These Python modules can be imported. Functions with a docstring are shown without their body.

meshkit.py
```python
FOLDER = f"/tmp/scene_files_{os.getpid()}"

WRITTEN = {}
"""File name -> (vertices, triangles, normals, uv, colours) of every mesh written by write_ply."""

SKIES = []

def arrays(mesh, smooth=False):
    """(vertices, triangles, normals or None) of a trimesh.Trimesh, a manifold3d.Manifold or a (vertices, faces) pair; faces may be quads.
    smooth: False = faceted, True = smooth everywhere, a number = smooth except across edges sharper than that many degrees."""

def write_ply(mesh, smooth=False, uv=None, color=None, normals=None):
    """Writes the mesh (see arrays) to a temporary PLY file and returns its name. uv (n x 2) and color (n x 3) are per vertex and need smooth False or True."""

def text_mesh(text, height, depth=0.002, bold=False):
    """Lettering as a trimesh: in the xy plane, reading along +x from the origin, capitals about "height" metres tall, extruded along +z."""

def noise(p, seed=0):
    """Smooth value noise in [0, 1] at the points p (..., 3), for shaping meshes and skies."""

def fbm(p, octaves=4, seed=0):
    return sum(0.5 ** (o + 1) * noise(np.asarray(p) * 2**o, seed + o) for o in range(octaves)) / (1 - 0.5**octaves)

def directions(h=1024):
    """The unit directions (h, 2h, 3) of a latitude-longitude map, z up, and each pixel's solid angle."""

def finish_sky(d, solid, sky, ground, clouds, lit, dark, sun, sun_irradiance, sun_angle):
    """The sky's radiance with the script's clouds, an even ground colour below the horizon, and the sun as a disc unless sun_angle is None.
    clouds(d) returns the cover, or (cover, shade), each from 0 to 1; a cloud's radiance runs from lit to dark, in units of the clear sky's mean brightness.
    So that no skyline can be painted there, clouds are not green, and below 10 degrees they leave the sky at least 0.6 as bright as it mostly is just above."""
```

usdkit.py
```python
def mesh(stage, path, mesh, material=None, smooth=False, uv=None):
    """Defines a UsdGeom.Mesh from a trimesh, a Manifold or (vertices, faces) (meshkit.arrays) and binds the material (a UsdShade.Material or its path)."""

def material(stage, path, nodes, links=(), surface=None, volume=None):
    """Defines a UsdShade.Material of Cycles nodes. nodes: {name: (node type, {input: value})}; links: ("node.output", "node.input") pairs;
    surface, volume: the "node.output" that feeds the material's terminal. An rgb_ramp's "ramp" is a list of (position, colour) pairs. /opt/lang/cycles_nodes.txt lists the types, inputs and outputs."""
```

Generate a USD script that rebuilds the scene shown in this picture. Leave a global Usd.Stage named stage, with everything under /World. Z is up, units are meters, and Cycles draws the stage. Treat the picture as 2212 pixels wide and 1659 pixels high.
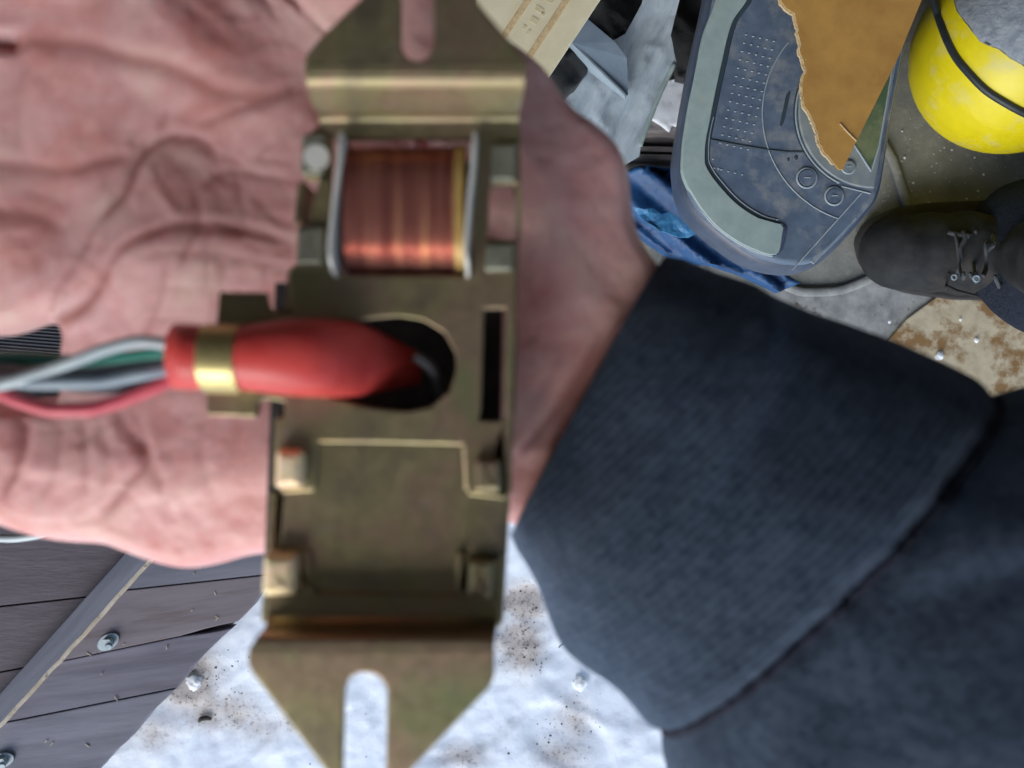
import math, random
import numpy as np
import trimesh, shapely, shapely.affinity, usdkit, meshkit
import mapbox_earcut as earcut
from shapely.geometry import Polygon, Point, LineString, MultiPolygon
from scipy.spatial import Delaunay, cKDTree
from pxr import Usd, UsdGeom, UsdLux, UsdShade, Gf, Sdf, Vt

random.seed(7)
rng = np.random.default_rng(7)
stage = Usd.Stage.CreateInMemory()
UsdGeom.SetStageUpAxis(stage, 'Z')
UsdGeom.SetStageMetersPerUnit(stage, 1.0)
UsdGeom.Xform.Define(stage, '/World')
UsdGeom.Scope.Define(stage, '/World/Looks')

# ------------------------------------------------------------------ camera, sky, sun
CAM_H = 1.15                       # the phone is held 1.15 m above the snow, looking straight down
K = 1.15                           # picture width / distance
cam = UsdGeom.Camera.Define(stage, '/World/camera')
cam.CreateHorizontalApertureAttr(36.0)
cam.CreateVerticalApertureAttr(27.0)
cam.CreateFocalLengthAttr(36.0 / K)
cam.CreateFStopAttr(13.5)
cam.CreateFocusDistanceAttr(0.62)
cam.CreateClippingRangeAttr(Gf.Vec2f(0.01, 1000.0))
cam.CreateExposureAttr(0.84)
cam.AddTranslateOp().Set(Gf.Vec3d(0, 0, CAM_H))

SUN_DIR = np.array([-0.42, -0.78, 0.58]); SUN_DIR /= np.linalg.norm(SUN_DIR)
sun = UsdLux.DistantLight.Define(stage, '/World/sun')
sun.CreateIntensityAttr(0.24)
sun.CreateAngleAttr(30.0)
sun.CreateNormalizeAttr(True)
sun.CreateColorAttr(Gf.Vec3f(0.96, 0.985, 1.0))
zax = SUN_DIR; xax = np.cross([0, 0, 1.0], zax); xax /= np.linalg.norm(xax); yax = np.cross(zax, xax)
m4 = Gf.Matrix4d(*xax, 0, *yax, 0, *zax, 0, 0, 0, 0, 1)
sun.AddTransformOp().Set(m4)
dome = UsdLux.DomeLight.Define(stage, '/World/sky')
dome.CreateIntensityAttr(1.0)
sky = usdkit.material(stage, '/World/Looks/sky', {
    's': ('sky_texture', {'sky_type': 'single_scattering', 'sun_disc': False, 'sun_elevation': float(math.asin(SUN_DIR[2])),
                          'sun_rotation': float(math.atan2(SUN_DIR[0], SUN_DIR[1]))}),
    'b': ('background_shader', {'strength': 0.15})}, [('s.color', 'b.color')], surface='b.background')
UsdShade.MaterialBindingAPI.Apply(dome.GetPrim()).Bind(sky)
dome.GetPrim().SetCustomDataByKey('kind', 'structure')

# ------------------------------------------------------------------ helpers
def W(px, py, z):
    """point at height z that the photograph shows at (px, py) of its 2212 x 1659 view"""
    s = K * (CAM_H - z) / 2212.0
    return np.array([(px - 1106.0) * s, (829.5 - py) * s, z])

def W2(pts, z):
    return np.array([W(p[0], p[1], z)[:2] for p in pts])

names = {}
def numbered(path):
    n = names.get(path, -1) + 1
    names[path] = n
    return path if n == 0 else '%s_%03d' % (path, n)

def tag(prim, label=None, cat=None, group=None, kind=None):
    p = prim.GetPrim() if hasattr(prim, 'GetPrim') else prim
    for k, v in (('label', label), ('category', cat), ('group', group), ('kind', kind)):
        if v:
            p.SetCustomDataByKey(k, v)
    return p

def thing(name, label=None, cat=None, group=None, kind=None):
    x = UsdGeom.Xform.Define(stage, numbered('/World/' + name))
    return tag(x, label, cat, group, kind)

def put(name, mesh, mat, parent=None, smooth=False, attr=None):
    base = str(parent.GetPath()) if parent is not None else '/World'
    path = numbered(base + '/' + name)
    m = usdkit.mesh(stage, path, mesh, mat, smooth=smooth)
    if attr:
        for k, v in attr.items():
            UsdGeom.PrimvarsAPI(m).CreatePrimvar(k, Sdf.ValueTypeNames.FloatArray, 'vertex').Set(Vt.FloatArray.FromNumpy(np.asarray(v, np.float32)))
    return m.GetPrim()

def rp(pts, z, r=0.0):
    p = Polygon(W2(pts, z)).buffer(0)
    if r:
        p = p.buffer(-r, 6).buffer(2 * r, 6).buffer(-r, 6)
    return p

def cat(*ms):
    return trimesh.util.concatenate([trimesh.Trimesh(*m, process=False) if isinstance(m, tuple) else m for m in ms])

def ring_pts(ring, step):
    c = np.array(ring.coords)[:-1]
    out = []
    for a, b in zip(c, np.roll(c, -1, 0)):
        n = max(1, int(math.ceil(np.linalg.norm(b - a) / step)))
        out += [a + (b - a) * t / n for t in range(n)]
    return np.array(out)

def chaikin(pts, n=2, closed=True):
    P = np.array(pts, float)
    for _ in range(n):
        Q = np.roll(P, -1, 0) if closed else P[1:]
        A = P if closed else P[:-1]
        R = np.stack([.75 * A + .25 * Q, .25 * A + .75 * Q], 1).reshape(-1, 2)
        P = R if closed else np.vstack([P[:1], R, P[-1:]])
    return P

def plate(poly, z0, z1, bev=0.0003, steps=2, step=None, top=None):
    """solid with the outline poly between z0 and z1, its upper edges rounded by bev. top(x, y) adds to the height of the upper face"""
    if isinstance(poly, MultiPolygon):
        return cat(*[plate(g, z0, z1, bev, steps, step, top) for g in poly.geoms if g.area > 1e-9])
    poly = shapely.geometry.polygon.orient(poly.simplify(1e-6))
    step = step or max(0.002, math.sqrt(poly.area) / 14)
    rings = [ring_pts(r, step) for r in [poly.exterior] + list(poly.interiors)]
    levels = [(0.0, z0), (0.0, z1 - bev)] + [(bev * (1 - math.cos(a)), z1 - bev + bev * math.sin(a)) for a in np.linspace(0, math.pi / 2, steps + 1)[1:]]
    V, F, nv = [], [], 0
    tops, tot = [], sum(len(r) for r in rings)
    normals = []
    for r in rings:
        e = np.roll(r, -1, 0) - r
        e /= np.maximum(np.linalg.norm(e, axis=1, keepdims=True), 1e-12)
        n = np.stack([-e[:, 1], e[:, 0]], 1)
        n = n + np.roll(n, 1, 0)
        l = np.linalg.norm(n, axis=1, keepdims=True)
        n = n / np.maximum(l, 1e-6)
        normals.append(n * np.minimum(2 / np.maximum(l, 1e-6), 1.6))
    for off, z in levels:
        V.append(np.hstack([np.vstack([r + n * off for r, n in zip(rings, normals)]), np.full((tot, 1), z)]))
    for k in range(len(levels) - 1):
        at = 0
        for r in rings:
            n = len(r)
            i = np.arange(n); j = (i + 1) % n
            a, b = k * tot + at, (k + 1) * tot + at
            F.append(np.stack([a + i, a + j, b + j], 1)); F.append(np.stack([a + i, b + j, b + i], 1))
            at += n
    ends = np.cumsum([len(r) for r in rings]).astype(np.uint32)
    cap = np.array(earcut.triangulate_float64(V[-1][:, :2].copy(), ends)).reshape(-1, 3).astype(int)
    cap0 = np.array(earcut.triangulate_float64(V[0][:, :2].copy(), ends)).reshape(-1, 3).astype(int)
    def fix(c, v, up):
        if len(c) == 0:
            return c
        p = v[c]
        cr = np.cross(p[:, 1, :2] - p[:, 0, :2], p[:, 2, :2] - p[:, 0, :2])
        c = c.copy(); bad = (cr < 0) == up
        c[bad] = c[bad][:, ::-1]
        return c
    F.append(fix(cap, V[-1], True) + (len(levels) - 1) * tot)
    F.append(fix(cap0, V[0], False))
    V = np.vstack(V)
    if top is not None:
        up = V[:, 2] > (z0 + z1) / 2
        V[up, 2] += top(V[up, 0], V[up, 1])
    return trimesh.Trimesh(V, np.vstack(F), process=False)

def tube(path, r, n=12, flat=1.0, dens=0):
    """closed tube along path, radius r (number or per point); flat scales it along z"""
    P = np.array(path, float)
    R = np.full(len(P), r, float) if np.ndim(r) == 0 else np.array(r, float)
    if dens:
        t = np.r_[0, np.cumsum(np.linalg.norm(np.diff(P, axis=0), axis=1))]
        from scipy.interpolate import PchipInterpolator
        u = np.linspace(0, t[-1], dens)
        P, R = PchipInterpolator(t, P)(u), PchipInterpolator(t, R)(u)
    T = np.gradient(P, axis=0); T /= np.linalg.norm(T, axis=1, keepdims=True)
    ref = np.array([0, 0, 1.0]) if abs(T[0, 2]) < 0.9 else np.array([1.0, 0, 0])
    V = []
    a = np.arange(n) * 2 * math.pi / n
    for p, t, rr in zip(P, T, R):
        ref = ref - t * (ref @ t); ref /= np.linalg.norm(ref)
        s = np.cross(t, ref)
        V.append(p + rr * (np.cos(a)[:, None] * s + flat * np.sin(a)[:, None] * ref))
    m = len(P)
    V = np.vstack(V + [P[:1], P[-1:]])
    i = np.arange(n); j = (i + 1) % n
    F = []
    for k in range(m - 1):
        F += [np.stack([k * n + i, k * n + j, (k + 1) * n + j], 1), np.stack([k * n + i, (k + 1) * n + j, (k + 1) * n + i], 1)]
    F += [np.stack([np.full(n, m * n), j, i], 1), np.stack([np.full(n, m * n + 1), (m - 1) * n + i, (m - 1) * n + j], 1)]
    return trimesh.Trimesh(V, np.vstack(F), process=False)

def rings_mesh(rings, cap=True):
    """rings: list of (n, 3) loops"""
    m, n = len(rings), len(rings[0])
    V = np.vstack(rings + [[np.mean(rings[0], 0)], [np.mean(rings[-1], 0)]])
    i = np.arange(n); j = (i + 1) % n
    F = []
    for k in range(m - 1):
        F += [np.stack([k * n + i, k * n + j, (k + 1) * n + j], 1), np.stack([k * n + i, (k + 1) * n + j, (k + 1) * n + i], 1)]
    if cap:
        F += [np.stack([np.full(n, m * n), j, i], 1), np.stack([np.full(n, m * n + 1), (m - 1) * n + i, (m - 1) * n + j], 1)]
    out = trimesh.Trimesh(V, np.vstack(F), process=False)
    return out

def sheet(poly, z, step, fn, thick=0.001):
    """a wrinkled sheet with the outline poly: z + fn(x, y), given thickness"""
    x0, y0, x1, y1 = poly.bounds
    gx, gy = np.meshgrid(np.arange(x0, x1, step), np.arange(y0, y1, step))
    p = np.stack([gx.ravel(), gy.ravel()], 1) + rng.uniform(-.2, .2, (gx.size, 2)) * step
    p = p[shapely.contains_xy(poly.buffer(-step * 0.6), p[:, 0], p[:, 1])]
    b = np.vstack([ring_pts(r, step) for r in [poly.exterior] + list(poly.interiors)])
    p = np.vstack([b, p])
    t = Delaunay(p).simplices
    c = p[t].mean(1)
    t = t[shapely.contains_xy(poly, c[:, 0], c[:, 1])]
    q = p[t]
    cr = np.cross(q[:, 1] - q[:, 0], q[:, 2] - q[:, 0])
    t[cr < 0] = t[cr < 0][:, ::-1]
    h = z + fn(p[:, 0], p[:, 1])
    n = len(p)
    V = np.vstack([np.c_[p, h], np.c_[p, h - thick]])
    e = np.vstack([t[:, [0, 1]], t[:, [1, 2]], t[:, [2, 0]]])
    key = {tuple(x) for x in e}
    be = np.array([x for x in key if (x[1], x[0]) not in key])
    F = np.vstack([t, t[:, ::-1] + n, np.c_[be[:, 0], be[:, 0] + n, be[:, 1] + n], np.c_[be[:, 0], be[:, 1] + n, be[:, 1]]])
    return trimesh.Trimesh(V, F, process=False)

def surface_nets(D, origin, h):
    D = D.astype(np.float32)
    s = D < 0
    nx, ny, nz = D.shape
    acc = np.zeros((nx - 1, ny - 1, nz - 1, 3), np.float32); cnt = np.zeros((nx - 1, ny - 1, nz - 1), np.float32)
    def sl(o, dim):
        return slice(o, dim - 1 + o)
    for ax in range(3):
        for o1 in (0, 1):
            for o2 in (0, 1):
                o = [0, 0, 0]; oth = [k for k in range(3) if k != ax]
                o[oth[0]], o[oth[1]] = o1, o2
                a = D[sl(o[0], nx), sl(o[1], ny), sl(o[2], nz)]
                o[ax] = 1
                b = D[sl(o[0], nx), sl(o[1], ny), sl(o[2], nz)]
                cross = (a < 0) != (b < 0)
                t = np.where(cross, a / np.where(cross, a - b, 1), 0)
                cnt += cross
                acc[..., ax] += t
                acc[..., oth[0]] += cross * o1; acc[..., oth[1]] += cross * o2
    on = cnt > 0
    idx = np.full(on.shape, -1); idx[on] = np.arange(on.sum())
    ijk = np.argwhere(on)
    V = origin + h * (ijk + acc[on] / cnt[on][:, None])
    F = []
    for ax in range(3):
        oth = [(ax + 1) % 3, (ax + 2) % 3]
        a = np.take(s, range(0, s.shape[ax] - 1), ax); b = np.take(s, range(1, s.shape[ax]), ax)
        for flip, c in ((False, a & ~b), (True, ~a & b)):
            e = np.argwhere(c)
            ok = (e[:, oth[0]] > 0) & (e[:, oth[1]] > 0) & (e[:, oth[0]] < D.shape[oth[0]] - 1) & (e[:, oth[1]] < D.shape[oth[1]] - 1)
            e = e[ok]
            q = []
            for d0, d1 in ((1, 1), (0, 1), (0, 0), (1, 0)):
                k = e.copy(); k[:, oth[0]] -= d0; k[:, oth[1]] -= d1
                q.append(idx[k[:, 0], k[:, 1], k[:, 2]])
            q = np.stack(q, 1)
            if flip:
                q = q[:, ::-1]
            F += [q[:, [0, 1, 2]], q[:, [0, 2, 3]]]
    return trimesh.Trimesh(V, np.vstack(F), process=False)

def sdf_body(bones, lo, hi, h, k):
    """smooth union of round cones. bones: (p, q, rp, rq)"""
    lo, hi = np.array(lo), np.array(hi)
    n = np.ceil((hi - lo) / h).astype(int) + 1
    ax = [lo[i] + h * np.arange(n[i]) for i in range(3)]
    X = ax[0][:, None, None].astype(np.float32); Y = ax[1][None, :, None].astype(np.float32); Z = ax[2][None, None, :].astype(np.float32)
    D = np.full(n, 1.0, np.float32)
    for p, q, a, b in bones:
        p, q = np.array(p), np.array(q)
        d = q - p; L = max(d @ d, 1e-12)
        t = np.clip(((X - p[0]) * d[0] + (Y - p[1]) * d[1] + (Z - p[2]) * d[2]) / L, 0, 1)
        e = np.sqrt((X - p[0] - t * d[0]) ** 2 + (Y - p[1] - t * d[1]) ** 2 + (Z - p[2] - t * d[2]) ** 2) - (a + (b - a) * t)
        m = np.clip(0.5 + 0.5 * (D - e) / k, 0, 1)
        D = D * (1 - m) + e * m - k * m * (1 - m)
    return D, lo

def seg_dist(p, line):
    """distance of the 2-D points p to a polyline, and the position along it (0..1)"""
    line = np.array(line, float)
    best = np.full(len(p), 1e9); along = np.zeros(len(p))
    acc, tot = 0.0, np.linalg.norm(np.diff(line, axis=0), axis=1).sum()
    for a, b in zip(line[:-1], line[1:]):
        d = b - a; L = max(d @ d, 1e-12)
        t = np.clip(((p - a) @ d) / L, 0, 1)
        e = np.linalg.norm(p - a - t[:, None] * d, axis=1)
        w = e < best
        best[w] = e[w]; along[w] = (acc + t[w] * math.sqrt(L)) / tot
        acc += math.sqrt(L)
    return best, along

def smooth_line(pts, n=40):
    P = np.array(pts, float)
    t = np.r_[0, np.cumsum(np.linalg.norm(np.diff(P, axis=0), axis=1))]
    from scipy.interpolate import PchipInterpolator
    return PchipInterpolator(t, P)(np.linspace(0, t[-1], n))

def fbm2(x, y, scale, octaves=4, seed=0):
    return meshkit.fbm(np.stack([x * scale, y * scale, np.full_like(x, 0.37)], -1), octaves, seed) - 0.5

def boxm(sx, sy, sz, c, rz=0.0):
    b = trimesh.creation.box((sx, sy, sz))
    if rz:
        b.apply_transform(trimesh.transformations.rotation_matrix(rz, [0, 0, 1]))
    b.apply_translation(c)
    return b

def mat(name, c1, c2=None, scale=40, rough=0.6, metal=0.0, bump=0.0, bscale=None, bdist=0.001, detail=6, lo=0.35, hi=0.65, c3=None, stretch=None, rot=None, extra=None, rvar=0.0, c3at=(0.55, 0.7), c3scale=None, tex=None):
    """principled material: noise between c1 and c2, optional patches of c3, optional bump"""
    c2 = c2 or c1
    N = {'g': ('geometry', {}), 'map': ('mapping', {'mapping_type': 'point', 'scale': stretch or (1, 1, 1), 'rotation': rot or (0, 0, 0)}),
         'n': ('noise_texture', {'scale': scale, 'detail': detail, 'roughness': 0.6}),
         'r': ('rgb_ramp', {'ramp': [(lo, c1), (hi, c2)]}),
         'p': ('principled_bsdf', dict({'roughness': rough, 'metallic': metal}, **(extra or {})))}
    if tex:      # (direction in degrees, stretch along it, stretch across it)
        N['map'] = ('mapping', {'mapping_type': 'texture', 'rotation': (0, 0, math.radians(tex[0])), 'scale': (tex[1], tex[2], 1)})
    L = [('g.position', 'map.vector'), ('map.vector', 'n.vector'), ('n.fac', 'r.fac')]
    col = 'r.color'
    if c3:
        N['n3'] = ('noise_texture', {'scale': c3scale or scale * 0.3, 'detail': 5, 'roughness': 0.65})
        N['r3'] = ('rgb_ramp', {'ramp': [(c3at[0], (0, 0, 0)), (c3at[1], (1, 1, 1))]})
        N['m3'] = ('mix_color', {'b': c3})
        L += [('map.vector', 'n3.vector'), ('n3.fac', 'r3.fac'), ('r3.color', 'm3.fac'), (col, 'm3.a')]
        col = 'm3.result'
    L.append((col, 'p.base_color'))
    if bump:
        N['bn'] = ('noise_texture', {'scale': bscale or scale * 3, 'detail': 4, 'roughness': 0.6})
        N['b'] = ('bump', {'strength': bump, 'distance': bdist})
        L += [('map.vector', 'bn.vector'), ('bn.fac', 'b.height'), ('b.normal', 'p.normal')]
    if rvar:
        N['rr'] = ('math', {'math_type': 'multiply_add', 'value2': rvar, 'value3': rough - rvar / 2})
        L += [('n.fac', 'rr.value1'), ('rr.value', 'p.roughness')]
    return usdkit.material(stage, '/World/Looks/' + name, N, L, surface='p.BSDF')

# ------------------------------------------------------------------ materials
def skin_material():
    N = {'g': ('geometry', {}),
         'n1': ('noise_texture', {'scale': 55, 'detail': 4, 'roughness': 0.55}),
         'r1': ('rgb_ramp', {'ramp': [(0.32, (0.60, 0.25, 0.22)), (0.5, (0.72, 0.40, 0.375)), (0.68, (0.76, 0.51, 0.44))]}),
         'n2': ('noise_texture', {'scale': 260, 'detail': 3, 'roughness': 0.6}),
         'r2': ('rgb_ramp', {'ramp': [(0.35, (0.58, 0.23, 0.21)), (0.7, (0.76, 0.51, 0.45))]}),
         'mx': ('mix_color', {'fac': 0.2}),
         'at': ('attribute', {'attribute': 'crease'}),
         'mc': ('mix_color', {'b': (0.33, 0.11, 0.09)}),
         'vo': ('voronoi_texture', {'feature': 'distance_to_edge', 'scale': 900}),
         'bu': ('bump', {'strength': 0.18, 'distance': 0.0004}),
         'p': ('principled_bsdf', {'roughness': 0.48, 'subsurface_weight': 0.25, 'subsurface_scale': 0.003, 'subsurface_radius': (1.0, 0.35, 0.2), 'specular_ior_level': 0.35})}
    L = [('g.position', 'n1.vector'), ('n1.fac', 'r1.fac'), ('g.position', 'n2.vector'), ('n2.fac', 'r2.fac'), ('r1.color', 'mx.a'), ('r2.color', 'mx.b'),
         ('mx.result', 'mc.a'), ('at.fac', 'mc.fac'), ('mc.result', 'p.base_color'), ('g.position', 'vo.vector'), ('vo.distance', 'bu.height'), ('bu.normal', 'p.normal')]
    return usdkit.material(stage, '/World/Looks/skin', N, L, surface='p.BSDF')

def fabric_material(name, rib):
    N = {'g': ('geometry', {}),
         'map': ('mapping', {'mapping_type': 'point', 'rotation': (0, 0, math.radians(-45))}),
         'w': ('wave_texture', {'wave_type': 'bands', 'bands_direction': 'y', 'scale': 170, 'distortion': 0.8, 'detail': 2, 'detail_scale': 1.5}),
         'n': ('noise_texture', {'scale': 360, 'detail': 6, 'roughness': 0.78}),
         'n2': ('noise_texture', {'scale': 55, 'detail': 6, 'roughness': 0.7}),
         'r': ('rgb_ramp', {'ramp': [(0.3, (0.010, 0.019, 0.036)), (0.7, (0.046, 0.068, 0.106))]}),
         'rn': ('rgb_ramp', {'ramp': [(0.35, (0.006, 0.012, 0.026)), (0.7, (0.105, 0.138, 0.190))]}),
         'mx': ('mix_color', {'fac': 0.5}),
         'a': ('math', {'math_type': 'multiply_add', 'value2': rib}),
         'b': ('bump', {'strength': 0.8, 'distance': 0.0012}),
         'p': ('principled_bsdf', {'roughness': 0.95, 'sheen_weight': 0.3, 'sheen_roughness': 0.5, 'sheen_tint': (0.55, 0.72, 1.0), 'specular_ior_level': 0.15})}
    L = [('g.position', 'map.vector'), ('map.vector', 'w.vector'), ('g.position', 'n.vector'), ('g.position', 'n2.vector'), ('n2.fac', 'r.fac'), ('n.fac', 'rn.fac'),
         ('r.color', 'mx.a'), ('rn.color', 'mx.b'), ('mx.result', 'p.base_color'), ('w.fac', 'a.value1'), ('n.fac', 'a.value3'), ('a.value', 'b.height'), ('b.normal', 'p.normal')]
    return usdkit.material(stage, '/World/Looks/' + name, N, L, surface='p.BSDF')

def snow_material():
    N = {'g': ('geometry', {}),
         'n': ('attribute', {'attribute': 'dirt'}),
         'r': ('rgb_ramp', {'ramp': [(0.04, (0, 0, 0)), (0.60, (0.95, 0.95, 0.95))]}),
         'f': ('noise_texture', {'scale': 190, 'detail': 6, 'roughness': 0.75}),
         'fr': ('rgb_ramp', {'ramp': [(0.53, (0, 0, 0)), (0.64, (1, 1, 1))]}),
         'mm': ('math', {'math_type': 'multiply'}),
         'm1': ('mix_color', {'a': (0.63, 0.685, 0.75), 'b': (0.40, 0.36, 0.33)}),
         'm2': ('mix_color', {'b': (0.10, 0.085, 0.075)}),
         'bn': ('noise_texture', {'scale': 160, 'detail': 6, 'roughness': 0.65}),
         'b': ('bump', {'strength': 0.35, 'distance': 0.002}),
         'p': ('principled_bsdf', {'roughness': 0.6, 'subsurface_weight': 0.5, 'subsurface_scale': 0.008, 'subsurface_radius': (0.8, 0.9, 1.0)})}
    L = [('n.fac', 'r.fac'), ('g.position', 'f.vector'), ('f.fac', 'fr.fac'), ('r.color', 'm1.fac'), ('fr.color', 'mm.value1'), ('r.color', 'mm.value2'),
         ('m1.result', 'm2.a'), ('mm.value', 'm2.fac'), ('m2.result', 'p.base_color'), ('g.position', 'bn.vector'), ('bn.fac', 'b.height'), ('b.normal', 'p.normal')]
    return usdkit.material(stage, '/World/Looks/snow', N, L, surface='p.BSDF')

def zinc_material(name, k=1.0, rough=0.42, metal=0.8):
    """yellow passivated steel: olive, brown and greenish clouds"""
    c = lambda r, g, b: (r * k, g * k, b * k)
    N = {'g': ('geometry', {}),
         'n': ('noise_texture', {'scale': 46, 'detail': 4, 'roughness': 0.55, 'distortion': 0.4}),
         'r': ('rgb_ramp', {'ramp': [(0.30, c(0.27, 0.22, 0.15)), (0.45, c(0.42, 0.36, 0.19)), (0.56, c(0.45, 0.32, 0.21)), (0.70, c(0.34, 0.34, 0.17))]}),
         'n2': ('noise_texture', {'scale': 420, 'detail': 5, 'roughness': 0.7}),
         'r2': ('rgb_ramp', {'ramp': [(0.35, (0.80, 0.80, 0.80)), (0.65, (1, 1, 1))]}),
         'n3': ('noise_texture', {'scale': 85, 'detail': 8, 'roughness': 0.75}),
         'r3': ('rgb_ramp', {'ramp': [(0.58, (0, 0, 0)), (0.74, (0.6, 0.6, 0.6))]}),
         'm': ('mix_color', {'blend_type': 'multiply', 'fac': 0.7}),
         'm3': ('mix_color', {'b': c(0.34, 0.36, 0.34)}),
         'rr': ('math', {'math_type': 'multiply_add', 'value2': 0.22, 'value3': rough - 0.11}),
         'b': ('bump', {'strength': 0.18, 'distance': 0.0003}),
         'p': ('principled_bsdf', {'metallic': metal, 'roughness': rough})}
    L = [('g.position', 'n.vector'), ('g.position', 'n2.vector'), ('g.position', 'n3.vector'), ('n.fac', 'r.fac'), ('n2.fac', 'r2.fac'), ('n3.fac', 'r3.fac'), ('r.color', 'm.a'), ('r2.color', 'm.b'),
         ('m.result', 'm3.a'), ('r3.color', 'm3.fac'), ('m3.result', 'p.base_color'), ('n2.fac', 'rr.value1'), ('rr.value', 'p.roughness'), ('n2.fac', 'b.height'), ('b.normal', 'p.normal')]
    return usdkit.material(stage, '/World/Looks/' + name, N, L, surface='p.BSDF')

def coil_material():
    """amber tape and enamelled wire, streaked round the bobbin"""
    N = {'g': ('geometry', {}),
         'map': ('mapping', {'mapping_type': 'point', 'scale': (420, 26, 26)}),
         'n': ('noise_texture', {'scale': 1.0, 'detail': 4, 'roughness': 0.6}),
         'r': ('rgb_ramp', {'ramp': [(0.30, (0.36, 0.14, 0.11)), (0.45, (0.50, 0.23, 0.18)), (0.58, (0.60, 0.31, 0.23)), (0.72, (0.70, 0.45, 0.24))]}),
         'p': ('principled_bsdf', {'metallic': 0.85, 'roughness': 0.32, 'coat_weight': 0.2, 'coat_roughness': 0.25})}
    L = [('g.position', 'map.vector'), ('map.vector', 'n.vector'), ('n.fac', 'r.fac'), ('r.color', 'p.base_color')]
    return usdkit.material(stage, '/World/Looks/coil', N, L, surface='p.BSDF')

M = {}
M['skin'] = skin_material()
M['fleece'] = fabric_material('fleece', 0.0)
M['cuff'] = fabric_material('cuff', 0.24)
M['snow'] = snow_material()
M['zinc'] = zinc_material('zinc', 0.82, 0.44, 0.92)
M['zinc_grey'] = mat('zinc_grey', (0.22, 0.22, 0.16), (0.32, 0.315, 0.24), 220, 0.45, 0.7, bump=0.15, bdist=0.0003)
M['zinc_pale_lit'] = zinc_material('zinc_pale_lit', 2.3, 0.45, 0.4)  # paler copy of zinc with light painted in, for left lugs and top edges
M['zinc_bright'] = zinc_material('zinc_bright', 1.4, 0.36, 0.75)
M['brass'] = mat('brass', (0.58, 0.50, 0.22), (0.46, 0.37, 0.16), 160, 0.40, 0.85, bump=0.1, bdist=0.0002)
M['pale_metal'] = mat('pale_metal', (0.74, 0.72, 0.66), (0.62, 0.62, 0.56), 200, 0.4, 0.3)
M['coil'] = coil_material()
M['amber'] = mat('amber_tape', (0.44, 0.27, 0.08), (0.54, 0.36, 0.12), 200, 0.35, 0.4)
M['black_plastic'] = mat('black_plastic', (0.012, 0.011, 0.011), (0.03, 0.027, 0.026), 300, 0.5)
M['red_rubber'] = mat('red_rubber', (0.60, 0.050, 0.042), (0.66, 0.075, 0.062), 160, 0.42, bump=0.1, bscale=900, bdist=0.0003)
M['wire_white'] = mat('wire_white', (0.52, 0.58, 0.58), (0.42, 0.48, 0.50), 120, 0.4)
M['wire_green'] = mat('wire_green', (0.02, 0.20, 0.14), (0.03, 0.27, 0.19), 120, 0.4)
M['wire_grey'] = mat('wire_grey', (0.10, 0.11, 0.125), (0.15, 0.16, 0.18), 120, 0.4)
M['wire_blue'] = mat('wire_blue', (0.22, 0.28, 0.33), (0.30, 0.36, 0.40), 120, 0.4)
M['wire_red'] = mat('wire_red', (0.55, 0.06, 0.09), (0.62, 0.10, 0.12), 120, 0.38)
M['floor'] = mat('floor_concrete', (0.135, 0.142, 0.132), (0.215, 0.220, 0.200), 22, 0.85, bump=0.5, bscale=160, bdist=0.002, c3=(0.26, 0.26, 0.24), c3scale=60, c3at=(0.56, 0.72))
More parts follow.
